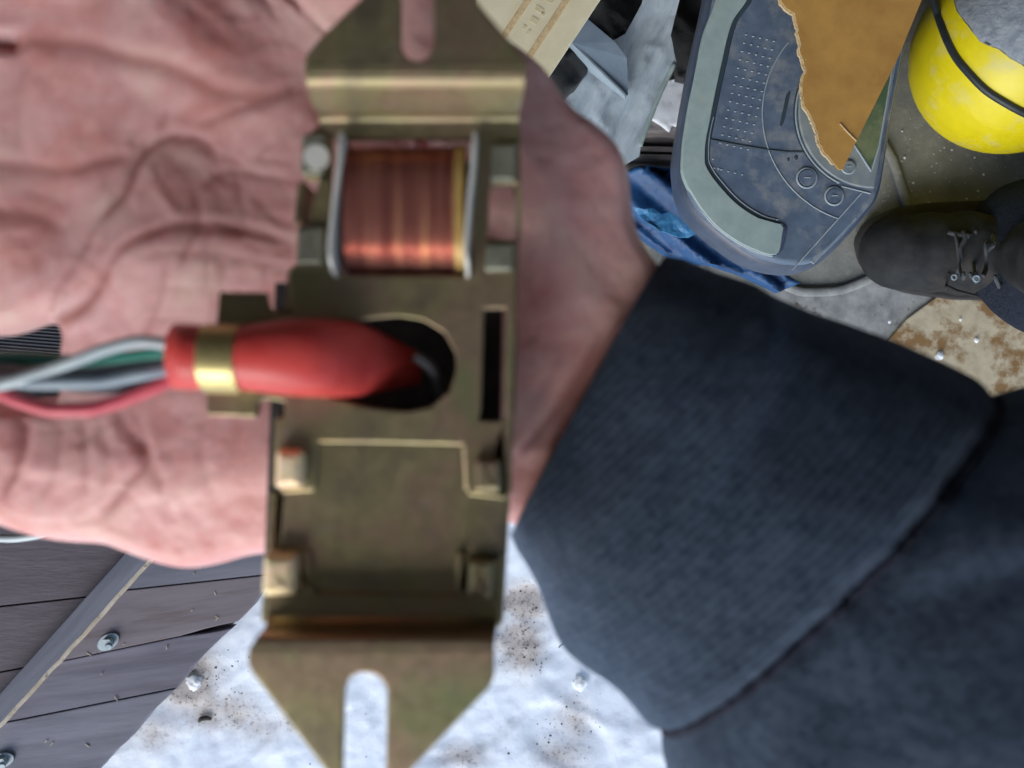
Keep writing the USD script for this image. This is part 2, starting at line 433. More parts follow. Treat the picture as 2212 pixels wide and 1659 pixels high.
M['concrete_grey'] = mat('concrete_grey', (0.16, 0.17, 0.17), (0.30, 0.31, 0.30), 45, 0.85, bump=0.35, bscale=220, bdist=0.001, c3=(0.08, 0.055, 0.04), c3scale=38, c3at=(0.60, 0.68))
M['rusty_tile'] = mat('rusty_tile', (0.36, 0.31, 0.21), (0.46, 0.40, 0.28), 60, 0.7, bump=0.4, bscale=200, bdist=0.001, c3=(0.20, 0.115, 0.042), c3scale=24, c3at=(0.46, 0.57))
M['board'] = mat('board_wood', (0.090, 0.082, 0.106), (0.175, 0.162, 0.194), 18, 0.7, bump=0.3, bscale=40, bdist=0.0015, tex=(7, 5, .5), c3=(0.075, 0.042, 0.032), c3scale=10, c3at=(0.58, 0.75))
M['board_dark'] = mat('board_wood_dark', (0.070, 0.054, 0.064), (0.105, 0.083, 0.096), 18, 0.7, bump=0.3, bscale=60, bdist=0.002, stretch=(1, 7, 4), rot=(0, 0, math.radians(-7)))
M['board_b'] = mat('board_wood_warm', (0.118, 0.096, 0.108), (0.165, 0.140, 0.152), 15, 0.72, bump=0.3, bscale=40, bdist=0.0015, tex=(9, 6, .5), c3=(0.075, 0.042, 0.032), c3scale=14, c3at=(0.56, 0.72))
M['board_c'] = mat('board_wood_grey', (0.100, 0.100, 0.126), (0.165, 0.162, 0.190), 21, 0.72, bump=0.35, bscale=50, bdist=0.0015, tex=(6, 4, .5), c3=(0.060, 0.040, 0.040), c3scale=8, c3at=(0.58, 0.74))
M['board_under'] = mat('mat_rib', (0.045, 0.046, 0.055), (0.06, 0.06, 0.07), 60, 0.8)
M['batten'] = mat('batten_wood', (0.085, 0.088, 0.112), (0.13, 0.132, 0.16), 30, 0.75, bump=0.5, bscale=60, bdist=0.002, tex=(48, 5, .6))
M['raw_wood'] = mat('raw_wood', (0.34, 0.28, 0.20), (0.46, 0.40, 0.32), 60, 0.8, bump=0.4, bdist=0.001, c3=(0.12, 0.08, 0.06), c3scale=90, c3at=(0.58, 0.68))
M['galvanised'] = mat('galvanised', (0.22, 0.27, 0.29), (0.36, 0.41, 0.42), 260, 0.6, 0.4)
M['stereo_body'] = mat('stereo_body', (0.062, 0.088, 0.128), (0.096, 0.128, 0.175), 60, 0.34, bump=0.15, bscale=900, bdist=0.0004, c3=(0.21, 0.22, 0.22), c3scale=40, c3at=(0.50, 0.75))
M['stereo_side'] = mat('stereo_side', (0.028, 0.040, 0.066), (0.046, 0.062, 0.095), 60, 0.42)  # darkened to paint shade along the stereo edge, also used on its base
M['stereo_pale'] = mat('stereo_pale', (0.22, 0.285, 0.275), (0.27, 0.335, 0.32), 70, 0.42, c3=(0.30, 0.31, 0.25), c3scale=30, c3at=(0.58, 0.8))
M['stereo_line'] = mat('stereo_line', (0.20, 0.245, 0.27), (0.27, 0.31, 0.33), 90, 0.4)
M['stereo_gap'] = mat('stereo_gap', (0.02, 0.035, 0.045), None, 90, 0.6)
M['lid_window'] = mat('lid_window', (0.10, 0.125, 0.06), (0.18, 0.19, 0.10), 25, 0.3, extra={'coat_weight': 0.4}, c3=(0.06, 0.10, 0.05), c3scale=18, c3at=(0.5, 0.6))
M['lid_clear'] = mat('lid_clear', (0.135, 0.165, 0.175), (0.20, 0.225, 0.225), 45, 0.4, c3=(0.30, 0.31, 0.24), c3scale=25, c3at=(0.5, 0.75))
M['brown_card'] = mat('brown_card', (0.30, 0.155, 0.032), (0.38, 0.205, 0.046), 35, 0.8, bump=0.25, bscale=700, bdist=0.0005)
M['torn_card'] = mat('torn_card', (0.42, 0.30, 0.15), (0.54, 0.41, 0.23), 300, 0.9, bump=0.5, bscale=800)
M['beige_card'] = mat('beige_card', (0.52, 0.46, 0.30), (0.60, 0.54, 0.37), 30, 0.8, bump=0.25, bscale=500, bdist=0.0004, stretch=(1, 1, 1))
M['card_print'] = mat('card_print', (0.455, 0.395, 0.225), (0.51, 0.45, 0.28), 200, 0.8)
M['grey_sheet'] = mat('grey_sheet', (0.27, 0.33, 0.37), (0.40, 0.46, 0.50), 60, 0.42, bump=0.8, bscale=110, bdist=0.003, tex=(64, 6, .9))
M['grey_bar'] = mat('grey_bar', (0.15, 0.20, 0.25), (0.19, 0.24, 0.29), 60, 0.5)  # darker twin of the next grey, painting shade on the bar
M['grey_bar_pale'] = mat('grey_bar_pale', (0.19, 0.25, 0.29), (0.24, 0.30, 0.34), 60, 0.5)  # paler twin, painting the light on the bar; eyelets share it
M['seam_shade_navy'] = mat('seam_shade_navy', (0.008, 0.010, 0.024), (0.022, 0.026, 0.046), 400, 0.95)  # near-black thread that paints shade into the cuff seam
M['dark_cloth'] = mat('dark_cloth', (0.010, 0.012, 0.014), (0.028, 0.030, 0.030), 60, 0.8, bump=0.4, bdist=0.002)
M['blue_bag'] = mat('blue_bag', (0.008, 0.042, 0.13), (0.012, 0.072, 0.19), 50, 0.55, bump=0.3, bscale=90, bdist=0.002)
M['blue_light'] = mat('blue_light', (0.02, 0.10, 0.24), (0.035, 0.17, 0.32), 90, 0.5, bump=0.4, bscale=120, bdist=0.002)
M['slat'] = mat('slat_wood', (0.11, 0.10, 0.10), (0.19, 0.165, 0.155), 40, 0.8, bump=0.4, stretch=(1, 6, 1))
M['cord'] = mat('cord_black', (0.012, 0.016, 0.02), (0.022, 0.028, 0.034), 80, 0.5)
M['yellow'] = mat('yellow_plastic', (0.62, 0.52, 0.004), (0.68, 0.58, 0.008), 22, 0.45, bump=0.15, bscale=300, bdist=0.0005, c3=(0.56, 0.50, 0.16), c3scale=26, c3at=(0.52, 0.74))
M['grey_felt'] = mat('grey_felt', (0.16, 0.19, 0.225), (0.26, 0.29, 0.32), 120, 0.9, bump=0.7, bscale=200, bdist=0.002)
M['boot'] = mat('boot_leather', (0.009, 0.0105, 0.012), (0.024, 0.0255, 0.027), 28, 0.72, bump=0.4, bscale=260, bdist=0.001, c3=(0.030, 0.026, 0.024), c3scale=20, c3at=(0.55, 0.7), extra={'specular_ior_level': 0.22})
M['sole'] = mat('boot_sole', (0.015, 0.014, 0.014), (0.028, 0.025, 0.025), 60, 0.7)
M['lace'] = mat('lace', (0.020, 0.023, 0.027), (0.05, 0.055, 0.06), 700, 0.8)
M['trouser'] = mat('trouser_cloth', (0.009, 0.012, 0.020), (0.022, 0.027, 0.040), 300, 0.9, bump=0.4, bscale=800, bdist=0.001, extra={'specular_ior_level': 0.1})
M['shed_wood'] = mat('shed_wood', (0.12, 0.10, 0.085), (0.2, 0.17, 0.14), 8, 0.85, bump=0.3, stretch=(6, 1, 1))
M['dirt'] = mat('dirt', (0.03, 0.026, 0.024), (0.07, 0.06, 0.05), 300, 0.9)
M['ice'] = mat('ice_crumb', (0.56, 0.60, 0.64), (0.66, 0.69, 0.72), 200, 0.7)

# ------------------------------------------------------------------ the setting: snow, floor, deck, shed
def snow_height(x, y):
    h = 0.014 * fbm2(x, y, 4.0, 3, 3) + 0.0075 * fbm2(x, y, 20.0, 4, 5) + 0.0016 * fbm2(x, y, 120.0, 3, 9) - 0.011 * np.abs(fbm2(x, y, 26.0, 3, 15)) - 0.006 * np.abs(fbm2(x, y, 60.0, 3, 17))
    r = np.minimum(np.hypot(x, y), 5.0)
    # boot prints: bars of tread pressed in
    for (px, py, ang, L, Wd) in ((1150, 1330, 0.1, 0.13, 0.085), (1010, 1560, 0.5, 0.2, 0.09), (1290, 1480, -0.5, 0.2, 0.09), (520, 1560, 0.9, 0.2, 0.09), (1230, 1600, -0.55, 0.15, 0.08)):
        c = W(px, py, 0)
        u = (x - c[0]) * math.cos(ang) + (y - c[1]) * math.sin(ang); v = -(x - c[0]) * math.sin(ang) + (y - c[1]) * math.cos(ang)
        inside = np.clip((1 - (u / (L / 2)) ** 2 - (v / (Wd / 2)) ** 2) * 2.5, 0, 1)
        tread = np.clip(np.sin(u * 2 * math.pi / 0.021 + 1.2 * np.abs(v) / 0.02) * 2, -1, 1)
        h = h - inside * (0.0035 + 0.0 * tread * (0.2 + 1.4 * meshkit.noise(np.stack([x * 45, y * 45, 0 * x], -1), 77)))
    return h

def snow_dirt(x, y):
    """brown slush trodden in: where boots stood"""
    t = np.zeros_like(x)
    for px, py, rx, ry, k in ((1130, 1305, 52, 40, 1.0), (1120, 1400, 48, 60, 1.0), (1240, 1560, 40, 45, .55), (1210, 1640, 60, 40, .5), (405, 1475, 60, 66, 1.0), (470, 1540, 70, 46, .75), (560, 1580, 60, 40, .35), (640, 1560, 50, 40, .35), (1330, 1440, 40, 25, .5), (330, 1590, 60, 40, .4), (1000, 1640, 60, 30, .4)):
        c = W(px, py, .004); q = W(px + rx, py + ry, .004)
        d = ((x - c[0]) / (q[0] - c[0])) ** 2 + ((y - c[1]) / (q[1] - c[1])) ** 2
        t = np.maximum(t, k * np.exp(-d))
    return np.clip(t * (0.35 + 1.3 * meshkit.fbm(np.stack([x * 45, y * 45, 0 * x], -1), 4, 91)), 0, 1)

def snow_mesh():
    a = np.r_[-40, -20, -8, -4, -2, -1.2, np.arange(-0.75, 0.46, 0.0045), 0.7, 1.2, 2, 4, 8, 20, 40]
    b = np.r_[-40, -20, -8, -4, -2, -1.2, -0.8, np.arange(-0.6, 0.05, 0.0045), 0.3, 0.6, 1.2, 2, 4, 8, 20, 40]
    X, Y = np.meshgrid(a, b, indexing='ij')
    Z = snow_height(X, Y)
    Z = np.where(Y > 0.04, -0.03, Z)
    n, m = X.shape
    i = np.arange(n * m).reshape(n, m)
    F = np.vstack([np.stack([i[:-1, :-1], i[1:, :-1], i[1:, 1:]], -1).reshape(-1, 3), np.stack([i[:-1, :-1], i[1:, 1:], i[:-1, 1:]], -1).reshape(-1, 3)])
    return trimesh.Trimesh(np.stack([X, Y, Z], -1).reshape(-1, 3), F, process=False)
sm = snow_mesh()
tag(put('snow', sm, M['snow'], smooth=True, attr={'dirt': snow_dirt(sm.vertices[:, 0], sm.vertices[:, 1])}), 'trodden white snow with brown dirt below the metal bracket', 'snow', kind='structure')

# concrete floor of the shed, its edge runs under the arm
FZ = 0.012
floor = thing('floor', 'dark worn concrete floor around the boot', 'floor', kind='structure')
fl = Polygon([(-1.6, 0.02), (0.1, 0.02), (0.30, -0.03), (1.9, -0.2), (1.9, 2.3), (-1.6, 2.3)])
put('slab', sheet(fl.intersection(shapely.box(-0.2, -0.2, 0.9, 0.8)), FZ, 0.008, lambda x, y: 0.003 * fbm2(x, y, 14, 4, 2), 0.03), M['floor'], floor, smooth=40)
put('slab', plate(fl.difference(shapely.box(-0.2, -0.2, 0.9, 0.8)), -0.02, FZ - 0.001, 0.001), M['floor'], floor)
# pale ridge in the floor
put('ridge', tube([W(1893, 290, FZ + .003), W(1930, 350, FZ + .004), W(1952, 420, FZ + .004), W(1962, 450, FZ + .003)], 0.006, 8, 0.6, 16), M['floor'], floor, smooth=True)
lip = put('curved_lip', tube([W(1690, 615, FZ + .004), W(1740, 632, FZ + .004), (W(1800, 630, FZ + .004)), W(1860, 612, FZ + .004), W(1900, 588, FZ + .004)], 0.0065, 8, 0.7, 24), M['concrete_grey'], floor, smooth=True)
g = rp([(1640, 610), (1740, 640), (1810, 636), (1880, 606), (1960, 600), (2040, 640), (1960, 690), (1905, 760), (1850, 760), (1700, 700)], FZ + .004)
put('worn_patch', sheet(g, FZ + 0.006, 0.006, lambda x, y: 0.004 * fbm2(x, y, 30, 4, 4), 0.008), M['concrete_grey'], floor, smooth=40)
g = rp([(2030, 634), (2140, 640), (2260, 690), (2400, 800), (2300, 980), (2160, 900), (1890, 790), (1915, 735), (1955, 690)], FZ + .005)
tag(put('stained_tile', plate(g, FZ, FZ + 0.011, 0.0012, step=0.02), M['rusty_tile']), 'beige floor tile with rusty brown stains beside the boot', 'tile')
for (px, py, r, where) in ((2030, 770, .0045, 'largest crumb of ice, on the rusty tile near its lower edge'), (2110, 735, .003, 'middle-sized crumb of ice near the right end of the rusty tile'), (1922, 695, .002, 'tiny crumb of ice on grey concrete beside the rusty tile'), (2075, 690, .0018, 'tiny crumb of ice on the rusty tile close to the boot')):
    s = trimesh.creation.icosphere(2, r); s.vertices *= 1 + 1.1 * (meshkit.noise(s.vertices * 260 + px)[:, None] - .5); s.apply_translation(W(px, py, FZ + .014)); s.vertices[:, 2] = FZ + .012 + (s.vertices[:, 2] - FZ - .012) * .6
    tag(put('snow_crumb', s, M['snow'], smooth=True), where, 'ice crumb', 'ice crumbs around the stained tile')
# specks of snow on the floor: nobody could count them
sp = []
for k in range(150):
    px, py = random.uniform(1880, 2200), random.uniform(250, 640)
    s = trimesh.creation.icosphere(1, random.choice([.0005, .0006, .0008, .0016])); s.apply_scale((1, random.uniform(.6, 1.3), .5)); s.apply_translation(W(px, py, FZ + .002)); sp.append(s)
tag(put('snow_specks', cat(*sp), M['ice']), 'fine white specks of snow scattered over the dark floor', 'snow', kind='stuff')
g = rp([(1405, 255), (1440, 175), (1475, 168), (1490, 190), (1486, 262), (1470, 275), (1452, 270), (1446, 285), (1430, 272)], FZ + .003)
g = rp([(1405, 255), (1440, 175), (1475, 168), (1490, 190), (1486, 262), (1470, 275), (1452, 270), (1446, 285), (1430, 272)], .105)  # floor patch, raised off the concrete to catch light
tag(put('snow_patch', sheet(g, .105, 0.004, lambda x, y: .006 * fbm2(x, y, 60, 4, 8), .004), M['snow'], smooth=True), 'thin frosty floor patch raised into the light on an added board between grey sheet and stereo', 'snow', kind='stuff')

# deck of dark boards in the lower left
deck = thing('deck', 'dark wooden deck boards edged by snow under the thumb', 'deck', kind='structure')
DZ = 0.055
def line_at(p, q, x):
    return p[1] + (q[1] - p[1]) * (x - p[0]) / (q[0] - p[0])
right = Polygon([(-60, 1640), (0, 1572), (314, 1222), (420, 1100), (560, 1000), (700, 1000), (640, 1180), (571, 1267), (545, 1310), (518, 1338), (496, 1362), (470, 1385), (446, 1408), (415, 1440), (393, 1470), (372, 1496), (357, 1510), (325, 1540), (303, 1567), (276, 1600), (250, 1622), (214, 1662), (150, 1730), (-60, 1900)])
jl = [lambda x: 1110 - (x - 300) * .11, lambda x: line_at((396, 1261), (571, 1242), x), None, lambda x: 1531 - (x - 159) * 0.2, lambda x: 1690 - (x - 100) * 0.2]
def band(ya, yb, gap=1.6):
    xs = np.linspace(-80, 720, 30)
    return Polygon([(x, ya(x) + gap) for x in xs] + [(x, yb(x) - gap) for x in xs[::-1]])
def j2a(x):   # upper side of the crack that opens towards the snow
    return line_at((271, 1399), (496, 1352), x) - (max(0.0, min(1.0, (x - 395) / 60.0)) * 5)
def j2b(x):
    return line_at((271, 1399), (496, 1352), x) + (max(0.0, min(1.0, (x - 395) / 60.0)) * 5)
flats = [(lambda x: 960 - (x - 300) * .11, jl[0], jl[0]), ]
pl = [(lambda x: 960 - (x - 300) * .11, jl[0]), (jl[0], jl[1]), (jl[1], j2a), (j2b, jl[3]), (jl[3], jl[4]), (jl[4], lambda x: 1850 - (x - 100) * .2)]
def to_world(poly, z):
    return shapely.transform(poly, lambda a: W2(a, z))
for k, (a, b) in enumerate(pl):
    p = band(a, b, 1.2 if k not in (2, 3) else 1.0).intersection(right)
    if k in (1, 4):  # short joint: boards touch at the batten end
        pass
    if not p.is_empty:
        w = to_world(p, DZ)
        put('plank', plate(w, DZ - 0.022, DZ + 0.0006 * (k % 3), 0.0012, step=0.02), M[('board', 'board_b', 'board_c')[(k * 2) % 3]], deck, smooth=35)
put('underlay', plate(to_world(right.buffer(-6), DZ), -0.01, DZ - 0.024, 0.001), M['board_dark'], deck)
batt = [(-80, 1590), (0, 1499), (261, 1206), (380, 1072), (440, 1085), (314, 1217), (0, 1563), (-40, 1606)]
put('batten', plate(to_world(Polygon(batt), DZ + .004), DZ - 0.03, DZ + 0.006, 0.002, step=.03), M['batten'], deck, smooth=35)
e0 = smooth_line([(-40, 1608), (0, 1565), (60, 1498), (110, 1443), (160, 1390), (215, 1330), (262, 1277), (314, 1219), (430, 1090)], 60)
wob = np.interp(np.arange(60), np.arange(0, 60, 3), rng.uniform(-3.0, 3.0, 20))
edge = Polygon(list(e0 + np.c_[wob - 3, wob * .3 - 2]) + list((e0 + np.c_[wob * .4 + 5, wob * .6 + 4])[::-1])).buffer(0)
put('worn_lit_edge', plate(to_world(edge, DZ + .004), DZ - 0.02, DZ + 0.0045, 0.0015, step=.01), M['raw_wood'], deck)  # worn raw wood, its paleness also painting the light the batten edge catches
lo_z = 0.035
left = Polygon([(-120, 760), (160, 800), (400, 1040), (262, 1206), (0, 1500), (-80, 1590), (-120, 1590)])
for a, b in ((lambda x: 900 - x * .11, lambda x: 1030 - x * .11), (lambda x: 1030 - x * .11, lambda x: 1170 - x * .11), (lambda x: 1170 - x * .11, lambda x: 1310 - x * .108), (lambda x: 1310 - x * .108, lambda x: 1452 - x * .18), (lambda x: 1452 - x * .18, lambda x: 1620 - x * .18)):
    xs = np.linspace(-130, 420, 12)
    p = Polygon([(x, a(x) + 1.6) for x in xs] + [(x, b(x) - 1.6) for x in xs[::-1]]).intersection(left)
    if not p.is_empty:
        put('plank', plate(to_world(p, lo_z), lo_z - 0.02, lo_z, 0.0012, step=.03), M['board_dark'], deck, smooth=35)
put('underlay', plate(to_world(left.buffer(-4), lo_z), -0.01, lo_z - .022, .001), M['black_plastic'], deck)
def bolt(px, py, ang, k):
    c = W(px, py, DZ)
    b = thing('bolt', 'galvanised bolt on the deck board %s' % k, 'bolt', 'bolts on the deck')
    t = trimesh.transformations.rotation_matrix(math.radians(9), [math.cos(ang), math.sin(ang), 0])
    w = trimesh.creation.cylinder(0.0145, 0.0016, sections=32); w.apply_scale((1, .62, 1)); w.apply_transform(trimesh.transformations.rotation_matrix(ang, [0, 0, 1])); w.apply_transform(t); w.apply_translation(c + [0, 0, .003])
    put('washer', w, M['galvanised'], b, smooth=40)
    h = trimesh.creation.cylinder(0.0075, 0.007, sections=6); h.apply_transform(t); h.apply_translation(c + [0.001, -0.001, .007])
    put('nut', h, M['galvanised'], b)
    s = tube([c + [0.002, -0.002, .006], c + [.004, -.0045, .012]], .0040, 14)
    put('thread', s, M['galvanised'], b, smooth=40)
bolt(236, 1385, math.radians(35), 'beside the open crack')
bolt(8, 1640, math.radians(20), 'cut off by the lower left corner')
ch = []
for k in range(24):
    px, py = random.uniform(0, 480), random.uniform(1230, 1640)
    if right.buffer(-14).contains(Point(px, py)):
        b = boxm(random.uniform(.002, .007), .0012, .0008, (0, 0, 0), random.uniform(0, 3)); b.apply_translation(W(px, py, DZ + .0016)); ch.append(b)
tag(put('wood_chips', cat(*ch), M['raw_wood']), 'tiny pale chips and splinters lying on the dark boards', 'wood chips', kind='stuff')
# ribbed mat seen in the gap between thumb and finger
mt = thing('ribbed_mat', 'grey ribbed mat glimpsed between thumb and forefinger', 'mat')
put('base', plate(rp([(-120, 600), (190, 640), (200, 800), (-120, 880)], .05), .035, .047, .001), M['board_under'], mt)
rb = []
for k in range(24):
    y = 640 + k * 7.5
    rb.append(tube([W(-110, y - 8, .048), W(190, y + 16, .048)], .0009, 6))
tag(put('ribs', cat(*rb), M['board_under'], mt), kind='stuff')

# dirt and lumps on the snow
dr = []
for (cx, cy, sd, n) in ((1140, 1310, 20, 60), (1125, 1400, 24, 60), (1165, 1440, 14, 25), (410, 1480, 45, 60), (520, 1500, 50, 50), (1230, 1560, 40, 60), (1330, 1400, 40, 30), (1200, 1330, 60, 30), (700, 1600, 60, 40), (1180, 1640, 50, 40)):
    for k in range(int(n * .7)):
        px, py = random.gauss(cx, sd), random.gauss(cy, sd)
        r = random.choice([.0004, .0005, .0005, .0006, .0007, .0011])
        w = W(px, py, 0.004); z = float(snow_height(np.array([w[0]]), np.array([w[1]]))[0])
        s = trimesh.creation.icosphere(0, r); s.apply_scale((random.uniform(.6, 1.8), random.uniform(.6, 1.4), .6)); s.apply_translation((w[0], w[1], z + r * .2)); dr.append(s)
tag(put('dirt_crumbs', cat(*dr), M['dirt']), 'dark crumbs of dirt trodden into the snow', 'dirt', kind='stuff')
def on_snow(px, py, dz=0.0):
    w = W(px, py, .004)
    return np.array([w[0], w[1], float(snow_height(np.array([w[0]]), np.array([w[1]]))[0]) + dz])
tag(put('twig', tube([on_snow(427, 1562, .002), on_snow(432, 1556, .004), on_snow(441, 1555, .004), on_snow(450, 1560, .002)], [.0022, .003, .003, .0018], 8, 1, 14), M['dirt'], smooth=True), 'curved dark bark scrap on the snow beside the deck', 'bark')
tag(put('twig', tube([on_snow(1208, 1404, .001), on_snow(1215, 1396, .002), on_snow(1228, 1392, .001)], .0007, 6, 1, 10), M['dirt'], smooth=True), 'thin dark twig on clean snow right of the dirt prints', 'twig')
for (px, py, r, lab) in ((415, 1476, .010, 'white lump of ice on dirty snow near the deck'), (1254, 1480, .009, 'clear lump of ice on the snow below the sleeve')):
    s = trimesh.creation.icosphere(3, r); s.vertices *= 1 + .7 * (meshkit.noise(s.vertices * 220 + px)[:, None] - .5); s.vertices[:, 2] *= .6; s.apply_translation(on_snow(px, py, .002))
    tag(put('ice_lump', s, M['snow'], smooth=True), lab, 'ice lump')

# unseen shed inferred around the doorway: behind and above, top shaped to block sky
shed = thing('shed', 'unseen wooden shed with doorway open to the snow, overhead cover extended to block sky', 'shed', kind='structure')
put('wall', boxm(3.7, .08, 1.93, (.15, 2.34, .965)), M['shed_wood'], shed)
put('wall', boxm(.08, 2.4, 1.93, (-1.66, 1.08, .965)), M['shed_wood'], shed)
put('wall', boxm(.08, 2.4, 1.93, (1.96, 1.08, .965)), M['shed_wood'], shed)
put('sky_blocking_roof', boxm(3.9, 3.5, .08, (.15, .70, 1.98)), M['shed_wood'], shed)  # lowered and carried past the doorway to shut out overhead sky

# ------------------------------------------------------------------ the hand
PZ = 0.960
def H(px, py, top, r):
    z = PZ + (top - r) / 1000.0
    return W(px, py, z), r / 1000.0
chains = [
    [(1215, 400, -4, 15), (1190, 690, -3, 17), (1050, 960, -3, 17)],
    [(1185, 480, -4, 16), (1290, 680, -5, 16), (1640, 980, -7, 20), (1900, 1160, -8, 24)],
    [(1080, 900, -4, 17), (1440, 1150, -6, 20), (1800, 1420, -8, 25)],
    [(1180, 700, -5, 17), (1600, 1050, -6, 22), (1900, 1280, -8, 26)],
    [(1180, 420, -4, 15), (1060, 260, -3, 15), (800, 0, -2, 14), (560, -230, 0, 12)],
    [(1000, 600, -7, 13), (400, 150, -4, 13), (150, -100, -2, 12)],
    [(950, 760, -7, 14), (560, 560, -6, 13), (260, 400, -3, 13)],
    [(760, 330, -6, 13), (330, -60, -3, 13)],
    [(700, 760, -8, 14), (420, 640, -5, 12), (250, 520, -2, 12)],
    [(250, 540, -2, 12), (0, 596, 3, 11.8), (-300, 570, 12, 10), (-520, 520, 26, 9)],
    [(270, 340, -3, 13), (0, 318, 1, 14), (-300, 280, 10, 12.5), (-560, 230, 30, 10)],
    [(360, 60, -3, 13.5), (60, 36, 2, 15), (-250, -30, 12, 13), (-480, -120, 32, 10)],
    [(560, -230, -2, 12), (330, -320, 4, 12.5), (60, -260, 12, 12), (-150, -330, 22, 10)],
    [(420, 260, -5, 12), (150, 190, -1, 11), (-60, 180, 0, 11.5), (-300, 120, 10, 10)],
    [(420, 480, -4, 12), (150, 440, -2, 11), (-60, 452, 0, 11), (-300, 430, 10, 10)],
    [(980, 960, -4, 17), (660, 1000, -1, 19), (420, 1045, -1, 17.5), (150, 1012, 0, 14.5), (-200, 960, 3, 13), (-480, 900, 8, 11)],
    [(860, 760, -8, 15), (480, 960, -3, 16)],
    [(290, 620, -5, 11), (262, 760, -5, 10), (290, 880, -5, 11)],
    [(360, 700, -6, 11), (560, 860, -6, 13)],
]
bones = []
for ch_ in chains:
    pts = [H(*c) for c in ch_]
    for (p, a), (q, b) in zip(pts[:-1], pts[1:]):
        bones.append((p, q, a, b))
D, lo = sdf_body(bones, (-0.185, -0.09, 0.885), (0.12, 0.15, 0.997), 0.0011, 0.007)
hand = surface_nets(D, lo, 0.0011)
trimesh.smoothing.filter_taubin(hand, iterations=8)
v = np.array(hand.vertices); nrm = hand.vertex_normals
s_ = K * (CAM_H - v[:, 2]) / 2212.0
pix = np.stack([1106 + v[:, 0] / s_, 829.5 - v[:, 1] / s_], 1)
up = np.clip((nrm[:, 2] - 0.05) / 0.5, 0, 1)
# even out the palm: a broad mean of the heights of the upward facing skin
upf = np.clip((nrm[:, 2] - 0.35) / 0.4, 0, 1)
vs = np.where(nrm[:, 2] > 0.3)[0]
sub = vs[::14]
tr = cKDTree(v[sub][:, :2])
nb = tr.query_ball_point(v[vs][:, :2], 0.015)
zm = np.array([v[sub[q], 2].mean() if q else v[i, 2] for q, i in zip(nb, vs)])
v[vs, 2] += 0.88 * (zm - v[vs, 2]) * upf[vs]
# mounts and hollows of the palm (pixel, radius in pixels, height in mm)
dz = np.zeros(len(v))
for (cx, cy, rad, hgt) in ((350, 400, 62, 3.2), (95, 420, 75, -2.2), (150, 500, 70, -2.2), (470, 110, 150, 2.4), (170, 210, 120, 1.6), (300, 200, 40, -1.0), (560, 330, 75, 1.6), (480, 240, 60, 1.2), (560, 480, 60, .8), (420, 610, 90, .6),
                           (450, 460, 40, 1.2), (600, 610, 90, -.8), (380, 820, 90, 1.0), (60, 570, 60, 1.2), (480, 1030, 130, 1.0), (260, 690, 40, -1.5), (1200, 800, 60, 1.4), (1290, 700, 40, -1.2)):
    d = np.hypot(pix[:, 0] - cx, pix[:, 1] - cy) / rad
    dz += 0.34 * hgt * np.exp(-d * d)
dz += 0.6 * (meshkit.fbm(v * 48.0, 2, 4) - .5) + 0.35 * (meshkit.fbm(v * 260.0, 2, 6) - .5)
